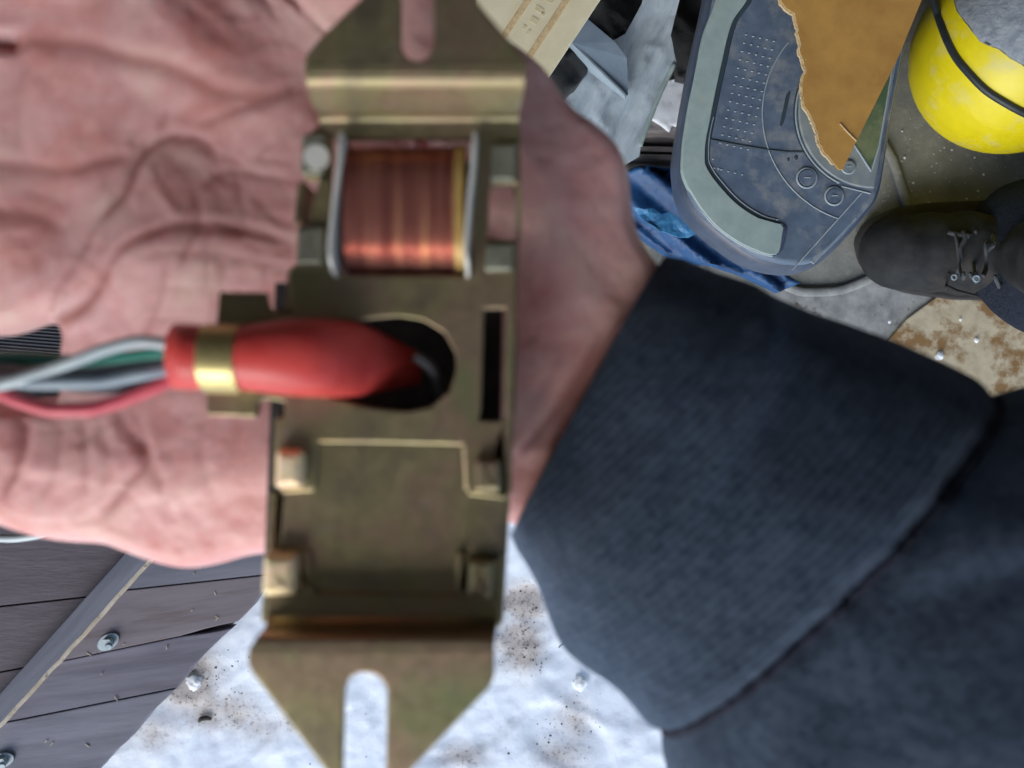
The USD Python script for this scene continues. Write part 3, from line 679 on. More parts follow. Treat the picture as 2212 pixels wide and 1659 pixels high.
# creases: (line, depth mm, width px, redness)
cr = [
    ([(-60, 86), (0, 88), (100, 92), (198, 104), (252, 122), (360, 144), (432, 180), (468, 202), (540, 209), (648, 180)], 1.9, 19, .8),
    ([(-60, 360), (0, 357), (150, 367), (234, 346), (306, 348)], 1.5, 15, .7),
    ([(480, 370), (465, 335), (450, 317), (420, 303), (389, 299), (342, 317), (300, 353), (270, 414), (234, 450), (202, 486)], 2.6, 13, .9),
    ([(202, 486), (150, 590), (120, 650), (110, 690)], 1.4, 14, .5),
    ([(223, 594), (266, 533), (324, 504), (380, 485), (450, 486), (560, 505), (640, 533)], 2.2, 11, .85),
    ([(231, 575), (198, 649), (150, 690), (136, 705), (144, 752)], 4.0, 14, .9),
    ([(428, 274), (480, 252), (540, 223), (650, 180)], 1.4, 12, .6),
    ([(414, 420), (425, 486), (410, 520), (392, 570)], 1.3, 12, .6),
    ([(432, 407), (504, 382), (560, 384), (640, 395)], 1.3, 10, .6),
    ([(300, 560), (380, 548), (520, 560), (630, 590)], .8, 9, .45),
    ([(520, 390), (520, 500)], .8, 10, .4), ([(360, 240), (350, 290)], 1.0, 9, .5),
    ([(360, 560), (345, 640), (290, 760)], .8, 11, .4), ([(480, 560), (470, 690)], .6, 10, .35), ([(320, 620), (600, 640)], .5, 8, .3),
    ([(300, 690), (500, 700)], .5, 8, .45), ([(520, 520), (590, 545), (640, 540)], .6, 8, .45), ([(440, 520), (450, 620), (470, 700)], .5, 8, .4), ([(560, 560), (580, 650)], .5, 8, .4), ([(600, 300), (560, 340), (640, 350)], .5, 8, .4), ([(330, 350), (380, 440), (420, 470)], .8, 8, .4), ([(560, 430), (600, 480), (640, 490)], .7, 9, .4),
    ([(53, 895), (40, 950), (21, 1008), (-10, 1075)], 3.2, 15, .9),
    ([(130, 900), (110, 1000), (70, 1090)], 1.0, 13, .35),
    ([(173, 905), (178, 990), (170, 1080)], .9, 14, .45),
    ([(215, 910), (228, 1000), (215, 1060)], .6, 13, .35),
    ([(250, 880), (280, 935), (305, 966), (308, 999), (268, 1049), (218, 1123)], 2.4, 13, .75),
    ([(292, 890), (317, 987), (342, 1069), (350, 1120)], 1.4, 12, .45),
    ([(440, 900), (430, 980), (460, 1080)], .6, 13, .25), ([(520, 900), (500, 1000)], .5, 12, .2),
    ([(340, 1040), (420, 1130), (500, 1180)], .5, 12, .15),
    ([(-90, 92), (0, 94), (36, 98)], 9, 15, 1.0),
    ([(1300, 720), (1230, 850), (1170, 930), (1110, 1000)], 2.2, 13, .6), ([(1360, 660), (1290, 790)], 1.2, 13, .4), ([(1220, 760), (1150, 880)], .9, 14, .3),
    ([(-60, 470), (40, 460), (130, 500)], 1.2, 14, .4), ([(60, 130), (40, 200), (50, 330)], .8, 16, .3),
]
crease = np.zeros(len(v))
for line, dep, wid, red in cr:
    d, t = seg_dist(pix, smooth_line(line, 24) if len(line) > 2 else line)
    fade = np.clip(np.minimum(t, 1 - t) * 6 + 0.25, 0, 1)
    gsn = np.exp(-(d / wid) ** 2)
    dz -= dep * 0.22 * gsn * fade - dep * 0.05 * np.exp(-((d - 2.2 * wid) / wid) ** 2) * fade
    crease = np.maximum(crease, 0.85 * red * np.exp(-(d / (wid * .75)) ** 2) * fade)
v = v + nrm * (dz * up)[:, None] * 0.001
hand = trimesh.Trimesh(v, hand.faces, process=False)
person = thing('person', 'person in dark fleece and boots holding the metal bracket on an open palm', 'person')
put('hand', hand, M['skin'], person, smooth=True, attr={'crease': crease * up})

# ------------------------------------------------------------------ sleeve
def sleeve(t0, t1, cuff, at=None):
    A, B = W(1270, 852, .942), W(1772, 1212, .950)
    ax = B - A; Ls = np.linalg.norm(ax); ax /= Ls
    side = np.cross([0, 0, 1.0], ax); side /= np.linalg.norm(side)
    upv = np.cross(ax, side)
    SA, SB = np.array([.48, .876, 0]), np.array([.70, .714, 0])
    nn = int((t1 - t0) * 95)
    if cuff:
        ts = np.r_[[0.12], np.linspace(0.02, 0, 4), np.linspace(0.004, t1, nn)]
        inner = np.r_[[1.0], np.linspace(1, .5, 4), np.zeros(nn)]
    else:
        ts, inner = np.linspace(t0, t1, nn), np.zeros(nn)
    if at is not None:
        ts, inner = np.array(at), np.zeros(len(at))
    hw = np.interp(ts, [0, .06, .2, .5, .8, .95, 1.0, 1.06, 1.3, 1.7, 3.0], [.0375, .0395, .0415, .0455, .0503, .0526, .0533, .0565, .0730, .0840, .110])
    hh = np.interp(ts, [0, .06, .3, .9, 1.0, 1.1, 1.6, 3.0], [.0230, .0250, .0310, .0365, .0372, .0382, .046, .060])
    n = 180
    a = np.arange(n) * 2 * math.pi / n
    ca, sa = np.cos(a), np.sin(a)
    rings = []
    for t, inn, w, h in zip(ts, inner, hw, hh):
        sd = SA + (SB - SA) * min(1.0, t); sd = sd / np.linalg.norm(sd)
        c = (A + (B - A) * t if t < 1 else B + (W(2372, 1570, .955) - B) * (t - 1) * .95) + upv * (-0.004 + 0.004 * min(t, 1))
        w2, h2 = w - inn * .004, h - inn * .004
        e = 0.92
        R = sd[None] * (w2 * np.sign(ca) * np.abs(ca) ** e)[:, None] + upv[None] * (h2 * np.sign(sa) * np.abs(sa) ** e)[:, None]
        P = c + R
        nr = R / np.linalg.norm(R, axis=1, keepdims=True)
        d = 0.0062 * (meshkit.fbm(P * 18, 3, 11) - .5) + 0.0014 * (meshkit.fbm(P * 60, 2, 12) - .5)
        wob = 0.02 * (meshkit.noise(np.stack([ca * 2.5, sa * 2.5, np.zeros(n)], -1), 8) - .5)
        pk = meshkit.noise(np.stack([ca * 7, sa * 7, np.full(n, t * 5)], -1), 3)
        seam = np.exp(-((t - 1.0 - wob * .4) / .045) ** 2)
        pk2 = meshkit.noise(np.stack([ca * 16, sa * 16, np.full(n, t * 6)], -1), 13)
        d += -0.0030 * seam * (0.7 + .4 * pk) + 0.0014 * np.exp(-((t - 1.0 - wob) / .06) ** 2) * (pk + pk2 - 1)
        if t > 1.02:
            # folds that run off the seam
            q = (t - 1.02)
            g1 = meshkit.noise(np.stack([ca * 3.2 + q * .9, sa * 3.2 - q * 1.2, np.full(n, q * 1.6)], -1), 5)
            d += 0.011 * (g1 - .5) * min(1, q * 5)
            l1 = np.exp(-((a - 1.62 + q * 1.1) / .10) ** 2)
            d += -0.0018 * l1 * min(1, q * 5) * math.exp(-q * 1.2)
        d += 0.0034 * np.exp(-((t - .33 - 0.16 * np.sin(a - .6)) / .06) ** 2) * np.clip(sa, 0, 1) * np.clip(.3 + ca, 0, 1)
        d += 0.0050 * math.exp(-((t - .45) / .20) ** 2) * np.clip(-ca, 0, 1) ** 2
        if inn:
            d = d * 0
        rings.append(P + nr * d[:, None])
    return rings if at is not None else rings_mesh(rings)
put('ribbed_cuff', sleeve(0, 1.0, True), M['cuff'], person, smooth=55)
put('fleece_sleeve', sleeve(1.0, 3.0, False), M['fleece'], person, smooth=55)

ts_ = np.linspace(.955, 1.05, 13)
RG = np.array(sleeve(0, 1, True, ts_))
st_ = []
for k in range(0, 180):
    if not (5 <= k <= 92):
        continue
    for q in range(3):
        kk = k + q / 3.0
        i0, i1 = int(kk) % 180, (int(kk) + 1) % 180
        f = kk - int(kk)
        ln = RG[:, i0] * (1 - f) + RG[:, i1] * f
        a0 = 6 - random.uniform(0.9, 1.6); a1 = 6 + random.uniform(0.9, 1.6)
        ii = np.linspace(a0, a1, 4)
        p = np.stack([np.interp(ii, np.arange(13), ln[:, c]) for c in range(3)], 1)
        nxt = (RG[6, i1] - RG[6, i0]); p += np.outer([0, .25, .5, .75], nxt) + (0, 0, .0002)
        st_.append(tube(p, .00055, 5))
cuffp = stage.GetPrimAtPath('/World/person/ribbed_cuff')
tag(put('seam_shade_threads', cat(*st_), M['seam_shade_navy'], cuffp, smooth=True), kind='stuff')  # threads added along the groove to darken it like a shaded fold

# ------------------------------------------------------------------ boot and trouser leg
def boot():
    B = lambda px, py, z: W(px, py, z)
    bn = [(B(1952, 546, .043), B(2130, 546, .050), .047, .048), (B(1925, 545, .036), B(1990, 548, .040), .037, .046), (B(2050, 546, .055), B(2250, 548, .105), .046, .050),
          (B(2200, 548, .06), B(2420, 560, .06), .048, .044), (B(2240, 550, .10), B(2330, 556, .22), .052, .056)]
    D, lo = sdf_body(bn, (B(1840, 1, .04)[0], B(1, 720, .04)[1], .004), (B(2520, 1, .04)[0], B(1, 400, .04)[1], .25), .004, .012)
    z = lo[2] + .004 * np.arange(D.shape[2])
    D = np.maximum(D, (.022 - z)[None, None, :].astype(np.float32))
    m = surface_nets(D, lo, .004)
    trimesh.smoothing.filter_taubin(m, iterations=6)
    vv = np.array(m.vertices); nn = m.vertex_normals
    toe = W(2010, 548, .09)[0]
    f = 0.0022 * np.sin((vv[:, 0] - toe) * 140) * np.exp(-((vv[:, 0] - toe - .05) / .04) ** 2) + .005 * (meshkit.fbm(vv * 25, 3, 2) - .5)
    return trimesh.Trimesh(vv + nn * f[:, None], m.faces, process=False)
bm = boot()
bt = put('boot', bm, M['boot'], person, smooth=True)
bk = cKDTree(bm.vertices[:, :2]); bz = bm.vertices[:, 2]
def on_boot(px, py, dz=.001):
    z = .1
    for _ in range(4):
        p = W(px, py, z)
        i = bk.query_ball_point(p[:2], .008)
        z = max(bz[i]) if i else z
    p = W(px, py, z); p[2] += dz
    return p
so = rp([(1846, 520), (1870, 478), (1930, 450), (2000, 440), (2130, 434), (2260, 440), (2440, 470), (2500, 555), (2440, 640), (2260, 655), (2130, 650), (2050, 648), (1950, 632), (1890, 606), (1858, 566)], .02, .02)
put('sole', plate(so, FZ + .001, .030, .004, step=.01), M['sole'], bt, smooth=35)
for k, px in enumerate((2065, 2092, 2120, 2145)):
    put('lace', tube([on_boot(px + 2, 590 + k * 3, .002), on_boot(px + 7, 568, .004), on_boot(px - 4 + 8, 540, .005), on_boot(px + 16, 515, .004), on_boot(px + 14, 500, .002)], .0028, 8, .7, 16), M['lace'], bt, smooth=True)
    put('lace', tube([on_boot(px + 14, 592, .002), on_boot(px + 2, 560, .005), on_boot(px - 2, 530, .005), on_boot(px - 4, 508, .003)], .0028, 8, .7, 16), M['lace'], bt, smooth=True)
for px, py in ((2060, 599), (2108, 602)):
    t = trimesh.creation.torus(.0030, .0010, 14, 8); t.apply_translation(on_boot(px, py, .001)); put('eyelet', t, M['grey_bar_pale'], bt, smooth=True)
put('tongue_edge', tube([on_boot(2050, 590, .001), on_boot(2044, 612, .001), on_boot(2060, 626, .001), on_boot(2110, 640, .001)], .0016, 6, 1, 14), M['boot'], bt, smooth=True)
put('tongue_edge', tube([on_boot(2048, 502, .001), on_boot(2070, 508, .002), on_boot(2140, 512, .002)], .003, 6, 1, 14), M['lace'], bt, smooth=True)
def trouser():
    n = 80; a = np.arange(n) * 2 * math.pi / n
    rings = []
    for k, t in enumerate(np.r_[[-.05], np.linspace(0, 1, 60)]):
        z = .095 + .62 * max(t, 0)
        c = W(2262, 552, .1) * (1, 1, 0) + np.array([.10 * t, -.03 * t, z])
        r = (.083 + .012 * t - (.006 if t < 0 else 0)) 
        P = c + np.stack([np.cos(a) * r, np.sin(a) * r * 1.18, np.zeros(n)], 1)
        d = .016 * (meshkit.fbm(np.stack([P[:, 0] * 11, P[:, 1] * 11, P[:, 2] * 24], -1), 3, 21) - .5) * (1 if t >= 0 else 0)
        P += np.stack([np.cos(a) * d, np.sin(a) * d, .03 * np.sin(a + 2.2) * max(0, 1 - t * 8)], 1)
        rings.append(P)
    return rings_mesh(rings)
put('trouser_leg', trouser(), M['trouser'], person, smooth=True)

# ------------------------------------------------------------------ the metal bracket with coil and sleeve
br = thing('coil_bracket', 'brass coloured metal bracket with coil and red sleeve lying on the palm', 'bracket')
ZB = 0.978
TH = 0.0016
T = TH
main = rp([(690, 268), (1124, 272), (1124, 398), (1058, 402), (1052, 500), (1044, 512), (1118, 520), (1116, 660), (1112, 800), (1108, 950), (1104, 1064), (1094, 1075), (1084, 1350), (1070, 1362), (582, 1352), (574, 1345), (582, 1200), (604, 1186), (612, 1062), (592, 1050), (596, 905), (612, 900), (614, 868), (575, 862), (558, 868), (554, 902), (444, 898), (448, 760), (466, 700), (472, 630), (576, 632), (580, 662), (600, 676), (632, 676), (628, 650), (622, 590), (630, 574), (640, 572), (642, 486), (706, 480), (700, 392), (654, 386), (664, 290)], ZB, .0006)
win = rp([(716, 300), (1024, 300), (1020, 596), (712, 592)], ZB, .0006)
oval = rp([(700, 700), (860, 684), (915, 692), (960, 720), (984, 765), (985, 800), (970, 845), (930, 878), (880, 888), (800, 880), (700, 856)], ZB, .0020)
slot = rp([(1046, 668), (1092, 668), (1088, 908), (1034, 908), (1040, 880)], ZB, .0004)
COV = [(690, 952), (1002, 958), (1008, 1064), (1094, 1075), (1086, 1190), (1000, 1194), (990, 1284), (684, 1278), (672, 1188), (602, 1184), (612, 1062), (684, 1056)]
cov = rp(COV, ZB, .0009)
put('base_plate', plate(main.difference(win).difference(oval).difference(slot).difference(cov), ZB - T, ZB, .0005, 3, .002), M['zinc'], br, smooth=40)
def wall(p0, p1, z0, z1, th=.0013, name='side_wall', m='zinc', inset=0.0):
    a, b = W(p0[0], p0[1], z1)[:2], W(p1[0], p1[1], z1)[:2]
    d = (b - a) / np.linalg.norm(b - a); nn = np.array([-d[1], d[0]])
    poly = Polygon([a - nn * th / 2, b - nn * th / 2, b + nn * th / 2, a + nn * th / 2])
    return put(name, plate(poly, z0, z1, .0003, 2, .01), M[m], br, smooth=35)
zt = ZB - T - .0002
wall((628, 585), (622, 665), ZB - .0144, zt); wall((600, 905), (594, 1050), ZB - .0144, zt)
wall((590, 1064), (582, 1196), ZB - .012, ZB - .003); wall((622, 1062), (612, 1196), ZB - .010, ZB - .0018, .0012, 'side_wall', 'zinc_bright')
wall((574, 1290), (570, 1345), ZB - .012, ZB - .002); 
wall((1118, 276), (1116, 395), ZB - .0144, zt); wall((1122, 402), (1119, 512), ZB - .011, zt, .001, 'side_wall', 'zinc_bright'); wall((1114, 522), (1106, 900), ZB - .0144, zt); wall((1103, 910), (1080, 1345), ZB - .0144, zt)
wall((650, 392), (642, 480), ZB - .0144, zt)
bp = rp([(592, 610), (1085, 615), (1075, 1320), (565, 1310)], ZB - .014)
put('added_dark_plate', plate(bp, ZB - .0162, ZB - .0146, .0003), M['black_plastic'], br)  # black sheet added under the openings so they look dark
put('inner_block', plate(rp([(700, 1040), (1060, 1050), (1040, 1280), (660, 1270)], ZB - .006), ZB - .013, ZB - .0044, .0005), M['black_plastic'], br)
for y0, y1 in ((880, 905), (668, 690)):
    put('inner_block', plate(rp([(600, y0), (650, y0), (650, y1), (600, y1)], ZB - .006), ZB - .011, ZB - .004, .0004), M['black_plastic'], br)

# bent ends: a lofted sheet from the plate up to each flange
def bent(profile, name, m='zinc'):
    up_, dn = [], []
    prof = smooth_line([(y, z * 1e5, xl, xr) for y, z, xl, xr in profile], 26)
    pts = [(W(xl, y, z / 1e5), W(xr, y, z / 1e5)) for y, z, xl, xr in prof]
    c = np.array([(a[1], a[2]) for a, b in pts])
    t = np.gradient(c, axis=0); t /= np.linalg.norm(t, axis=1, keepdims=True)
    nn = np.stack([-t[:, 1], t[:, 0]], 1)
    if nn[:, 1].mean() < 0:
        nn = -nn
    loops = []
    for (a, b), q in zip(pts, nn):
        o = np.array([0, q[0], q[1]]) * T
        mid = [a + (b - a) * f for f in np.linspace(0, 1, 8)]
        loops.append(np.vstack([mid, [p - o for p in mid[::-1]]]))
    return put(name, rings_mesh(loops), M[m], br, smooth=50)
FZT = ZB + .0098
bent([(298, ZB + .0003, 692, 1122), (272, ZB + .0003, 692, 1122), (256, ZB + .0010, 690, 1121), (243, ZB + .0026, 686, 1121), (226, ZB + .0044, 676, 1125), (205, ZB + .0066, 668, 1129), (185, ZB + .0086, 664, 1132), (166, ZB + .0097, 661, 1134), (150, ZB + .0100, 658, 1136), (140, ZB + .0100, 658, 1136)], 'top_bend')
top_fl = rp([(656, 162), (660, 120), (690, 82), (776, 0), (880, -110), (970, -110), (1036, 10), (1139, 132), (1137, 164)], FZT, .0008)
top_slot = rp([(866, -400), (938, -400), (936, 100), (926, 124), (902, 134), (878, 124), (866, 100)], FZT, .001)
put('top_flange', plate(top_fl.difference(top_slot), FZT - T, FZT + .0001, .0005, 3, .002), M['zinc'], br, smooth=40)
FZ2 = ZB + .0092
bent([(1290, ZB + .0003, 580, 1078), (1320, ZB + .0004, 578, 1076), (1340, ZB + .0014, 576, 1074), (1355, ZB + .0040, 572, 1072), (1368, ZB + .0072, 562, 1070), (1382, ZB + .0090, 550, 1068), (1398, ZB + .0094, 542, 1067), (1410, ZB + .0094, 538, 1066)], 'bottom_bend')
bot_fl = rp([(545, 1388), (1068, 1388), (1068, 1462), (1058, 1486), (890, 1662), (800, 1760), (760, 1760), (700, 1662), (545, 1456), (534, 1436), (536, 1405)], FZ2, .0015)
bot_slot = rp([(742, 1560), (745, 1490), (755, 1466), (775, 1455), (803, 1455), (824, 1468), (836, 1492), (833, 1660), (830, 1900), (736, 1900)], FZ2, .001)
put('bottom_flange', plate(bot_fl.difference(bot_slot), FZ2 - T, FZ2 + .0001, .0005, 3, .002), M['zinc'], br, smooth=40)

# cover plate and crimped lugs
put('cover_plate', plate(cov.buffer(.0012).intersection(main), ZB - .0029, ZB - .0006, .0003, 2, .002), M['zinc'], br, smooth=40)
def pillow(pts, z0, z1, bev, name, m):
    return put(name, plate(rp(pts, z1, .0012), z0, z1, bev, 6, .0015), M[m], br, smooth=60)
pillow([(592, 970), (652, 974), (655, 1056), (590, 1058)], ZB - .003, ZB + .0034, .0020, 'lug', 'zinc_pale_lit')  # left lugs get the paler zinc to paint the light on them
pillow([(566, 1198), (638, 1200), (640, 1290), (560, 1292)], ZB - .004, ZB + .0036, .0021, 'lug', 'zinc_pale_lit')
pillow([(1026, 988), (1082, 990), (1086, 1066), (1020, 1068)], ZB - .003, ZB + .0026, .0016, 'lug', 'zinc')
pillow([(1012, 1208), (1070, 1208), (1064, 1296), (1004, 1296)], ZB - .003, ZB + .0026, .0016, 'lug', 'zinc')
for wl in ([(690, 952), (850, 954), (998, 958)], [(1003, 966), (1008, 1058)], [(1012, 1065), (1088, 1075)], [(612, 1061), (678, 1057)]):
    put('worn_lit_edge', tube([W(x, y, ZB - .0002) for x, y in smooth_line(wl, 12)], .00035, 6), M['zinc_pale_lit'], br, smooth=True)  # pale strips: some wear, plus the highlight along the lit upper edges painted in
put('stop_ridge', plate(rp([(984, 1200), (996, 1200), (992, 1280), (982, 1280)], ZB + .003), ZB - .0021, ZB + .0012, .0006), M['zinc_bright'], br, smooth=40)
for i, (x0, x1, y0, y1) in enumerate(((654, 704, 290, 378), (646, 702, 490, 572), (1062, 1116, 312, 392), (1050, 1112, 526, 586))):
    p = rp([(x0, y0), (x1, y0), (x1 - 4, y1), (x0 - 4, y1)], ZB + .0008, .0006)
    put('tab', plate(p, ZB - .0008, ZB + .0016, .0007, 3, .002), M['zinc_grey'], br, smooth=45)
rv = trimesh.creation.cylinder(.0024, .0012, sections=24); rv.apply_translation(W(684, 340, ZB + .0014)); put('rivet', rv, M['pale_metal'], br, smooth=40)
rv = trimesh.creation.cylinder(.0012, .0016, sections=16); rv.apply_translation(W(1037, 446, ZB - .002)); put('rivet', rv, M['pale_metal'], br, smooth=40)

# the coil on its bobbin
cz = ZB - .0058
yc = W(870, 446, ZB)[1]
xa, xb = W(738, 446, ZB + .004)[0], W(1003, 446, ZB + .004)[0]
n = 72; a = np.arange(n) * 2 * math.pi / n
def coil_ring(x, r):
    ca, sa = np.cos(a), np.sin(a); e = .8
    return np.stack([np.full(n, x), yc + r * 1.12 * np.sign(ca) * np.abs(ca) ** e, cz + r * .88 * np.sign(sa) * np.abs(sa) ** e], 1)
rings = []
for k, x in enumerate(np.linspace(xa, xb - .0020, 150)):
    rings.append(coil_ring(x, .0112 + .00018 * math.sin(k * 2 * math.pi / 4) + .0003 * (meshkit.noise(np.array([x * 900, 0, 0])) - .5)))
bob = put('bobbin', rings_mesh([coil_ring(x, .0085) for x in np.linspace(xa - .0008, xb + .0008, 6)]), M['black_plastic'], br, smooth=50)
put('winding', rings_mesh(rings), M['coil'], bob, smooth=30)
put('tape_band', rings_mesh([coil_ring(x, r) for x, r in zip(np.r_[xb - .0021, np.linspace(xb - .0020, xb - .0002, 8), xb - .0001], np.r_[.0095, np.full(8, .0116), .0095])]), M['amber'], bob, smooth=30)
def cheek(px0, px1, hook):
    x0, x1 = W(px0, 446, ZB + .004)[0], W(px1, 446, ZB + .004)[0]
    path = [W(px0 + 8, 286, ZB + .004), W(px0 + 6, 320, ZB + .0052), W((px0 + px1) / 2, 440, ZB + .0056), W(px1 - 2, 545, ZB + .0054), W(px1 + 1, 570, ZB + .0046), W(px1 + hook, 598, ZB + .0010)]
    P = smooth_line(path, 30)
    w = .0008
    loops = []
    for p in P:
        loops.append(np.array([p + (-w / 2, 0, 0), p + (-w * .3, 0, w * .35), p + (w * .3, 0, w * .35), p + (w / 2, 0, 0), (p[0] + w / 2, p[1], ZB - .012), (p[0] - w / 2, p[1], ZB - .012)]))
    return put('cheek', rings_mesh(loops), M['pale_metal'], bob, smooth=45)
cheek(728, 714, 12); cheek(1018, 1008, 2)

# red sleeve with its clamp, wires leaving it to the left
def oval_tube(path, n=28, m=60):
    """path rows: px, y centre, z centre, half height in px, half depth in mm"""
    P = smooth_line([(x, y, z * 1e5, hy, hz) for x, y, z, hy, hz in path], m)
    a = np.arange(n) * 2 * math.pi / n
    rings = []
    for x, y, z, hy, hz in P:
        z /= 1e5
        c = W(x, y, z); s = K * (CAM_H - z) / 2212
        rings.append(c + np.stack([np.zeros(n), np.cos(a) * hy * s, np.sin(a) * hz / 1000], 1))
    return rings_mesh(rings)
put('red_sleeve', oval_tube([(382, 770, ZB + .0058, 71, 6.2), (440, 772, ZB + .0058, 70, 6.2), (484, 774, ZB + .0056, 65, 5.8), (528, 773, ZB + .0058, 70, 6.2), (600, 772, ZB + .0060, 80, 6.0), (670, 772, ZB + .0054, 85, 5.8), (720, 774, ZB + .0036, 84, 5.4), (765, 776, ZB + .0002, 80, 5.0), (805, 780, ZB - .0040, 70, 4.4), (845, 786, ZB - .0082, 56, 3.8), (880, 792, ZB - .0112, 44, 3.0), (910, 796, ZB - .0128, 34, 1.8)]), M['red_rubber'], br, smooth=True)
def clamp():
    s = K * (CAM_H - ZB) / 2212
    out, inn = [], []
    P0, P1 = W(446, 775, ZB + .0056), W(524, 775, ZB + .0056)
    prof = np.linspace(-.32 * math.pi, 1.32 * math.pi, 40)
    rings = []
    for q in prof:
        ro, ri = (72.5 * s, .00655), (66 * s, .00590)
        po = np.array([0, math.cos(q) * ro[0], math.sin(q) * ro[1]]); pi_ = np.array([0, math.cos(q) * ri[0], math.sin(q) * ri[1]])
        rings.append(np.array([P0 + pi_, P0 + po * .985, P0 + po + (.0003, 0, 0), P1 + po - (.0003, 0, 0), P1 + po * .985, P1 + pi_]))
    return rings_mesh(rings)
put('clamp_band', clamp(), M['brass'], br, smooth=35)
put('inner_wires', tube([W(900, 770, ZB - .008), W(935, 800, ZB - .007), W(950, 850, ZB - .009)], .0012, 8, 1, 14), M['wire_grey'], br, smooth=True)
def wire(pts, m, r=.00125, z=.0):
    P = [W(px, py, ZB + zz / 1000) for px, py, zz in pts]
    return put('wire', tube(P, r, 12, 1, 60), M[m], br, smooth=True)
wire([(420, 752, 6), (379, 746, 6), (309, 738, 6.5), (231, 754, 6.5), (165, 779, 6.5), (82, 808, 6.2), (0, 830, 6.5), (-120, 850, 6)], 'wire_white')
wire([(420, 764, 5), (370, 764, 5), (268, 774, 5), (185, 789, 4.6), (110, 800, 3.4), (40, 806, 3), (-120, 820, 3)], 'wire_green')
wire([(420, 786, 5), (375, 789, 5), (268, 800, 5), (123, 808, 4.4), (0, 812, 4), (-120, 815, 4)], 'wire_grey', .0014)
wire([(420, 800, 5), (380, 797, 5), (309, 808, 6), (206, 826, 6.5), (82, 828, 6), (0, 820, 5), (-120, 800, 4)], 'wire_blue')
wire([(420, 806, 3), (383, 814, 3.4), (340, 834, 4), (288, 855, 4.4), (235, 874, 4.6), (185, 885, 5), (123, 886, 5), (60, 872, 5), (0, 848, 4.6), (-120, 790, 4)], 'wire_red', .0014)
wire([(360, 790, 3.2), (250, 790, 2.4), (123, 782, 1), (60, 776, -1), (0, 776, -3), (-120, 780, -6)], 'wire_green', .0016)
wire([(350, 820, 3), (300, 828, 2.6), (230, 836, 2.4), (120, 826, 2), (0, 800, 0), (-120, 800, 0)], 'wire_grey', .0014)
# a loop of the pale wire hanging below the thumb
tag(put('pale_cable', tube([W(-160, 1155, .80), W(-60, 1158, .80), W(20, 1163, .80), W(70, 1158, .80), W(120, 1145, .80), W(200, 1090, .80), W(260, 1040, .80)], .0016, 10, 1, 50), M['wire_white'], smooth=True), 'pale cable just below the lower edge of the thumb', 'cable')

# ------------------------------------------------------------------ stereo on the floor
SZ = 0.235
st = thing('portable_stereo', 'grey plastic portable stereo with pale curved handle under the torn cardboard', 'stereo')
outline = rp(chaikin([(1580, -260), (1545, -100), (1527, 0), (1505, 90), (1480, 220), (1464, 320), (1461, 356), (1469, 420), (1490, 462), (1523, 497), (1604, 560), (1660, 580), (1700, 586), (1740, 585), (1765, 574), (1800, 546), (1880, 458), (1902, 420), (1914, 345), (1922, 290), (1934, 231), (1952, 129), (1990, -100), (2000, -260)], 3), SZ - .012)
put('body', plate(outline.buffer(-.0055), SZ - .02, SZ, .006, 8, .004), M['stereo_body'], st, smooth=60)
put('shaded_rim', plate(outline, SZ - .05, SZ - .006, .012, 8, .004), M['stereo_side'], st, smooth=60)  # dark tone paints the shade along this edge
put('base_shell', plate(shapely.affinity.translate(outline.buffer(-.035), .035, .03), FZ, SZ - .049, .004, 3, .008), M['stereo_side'], st, smooth=60)
hd_out = [(1570, -120), (1546, 0), (1519, 74), (1502, 160), (1482, 259), (1474, 320), (1472, 366), (1480, 396), (1491, 415), (1516, 455), (1550, 493), (1605, 530), (1658, 551), (1668, 553), (1679, 549), (1690, 500), (1692, 488), (1686, 484)]
hd_in = [(1672, 481), (1650, 476), (1628, 466), (1590, 440), (1552, 400), (1530, 370), (1522, 350), (1522, 328), (1533, 259), (1556, 148), (1581, 49), (1613, 0), (1650, -120)]
hp = rp(list(smooth_line(hd_out, 70)) + list(smooth_line(hd_in, 70)), SZ, .0006)
gap_out = LineString(W2(hd_in, SZ))
put('groove', tube([W(x + 3, y - 2, SZ) for x, y in smooth_line(hd_in, 70)], .0042, 8, .35), M['stereo_gap'], st, smooth=True)
put('handle', plate(hp, SZ - .006, SZ + .0030, .0012, 3, .006), M['stereo_pale'], st, smooth=35)
put('handle_rim', tube([W(x, y, SZ + .0008) for x, y in hd_out[9:]], .0011, 8, 1, 50), M['stereo_line'], st, smooth=True)
put('handle_rim', tube([W(x + 8, y - 6, SZ + .0004) for x, y in hd_in[0:9]], .0010, 8, 1, 40), M['stereo_line'], st, smooth=True)
put('handle_end', plate(rp([(1680, 492), (1692, 486), (1698, 494), (1690, 540), (1680, 552), (1668, 556)], SZ, .0004), SZ - .003, SZ + .0025, .0008, 3), M['stereo_side'], st, smooth=50)
def arc(cx, cy, r, a0, a1, n=40):
    return [(cx + r * math.cos(q), cy - r * math.sin(q)) for q in np.radians(np.linspace(a0, a1, n))]
def ridge(pts, m='stereo_line', r=.0007, dz=.0002, name='raised_line', par=None):
    return put(name, tube([W(x, y, SZ + dz) for x, y in pts], r, 8, .8), M[m], par or st, smooth=True)
ridge(arc(1886, 245, 239, 140, 252))
ridge(arc(1886, 245, 167, 125, 244), 'stereo_line', .0012)
ridge([(1534, 301), (1590, 312), (1655, 323), (1700, 328), (1738, 328)], 'stereo_gap', .0010, name='seam')
ridge(arc(1886, 245, 171, 128, 242), 'stereo_gap', .0008, name='seam')
ridge([(1861, 417), (1712, 582)], 'stereo_line', .0008)
ridge([(1818, 402), (1880, 418)], 'stereo_line', .0009)
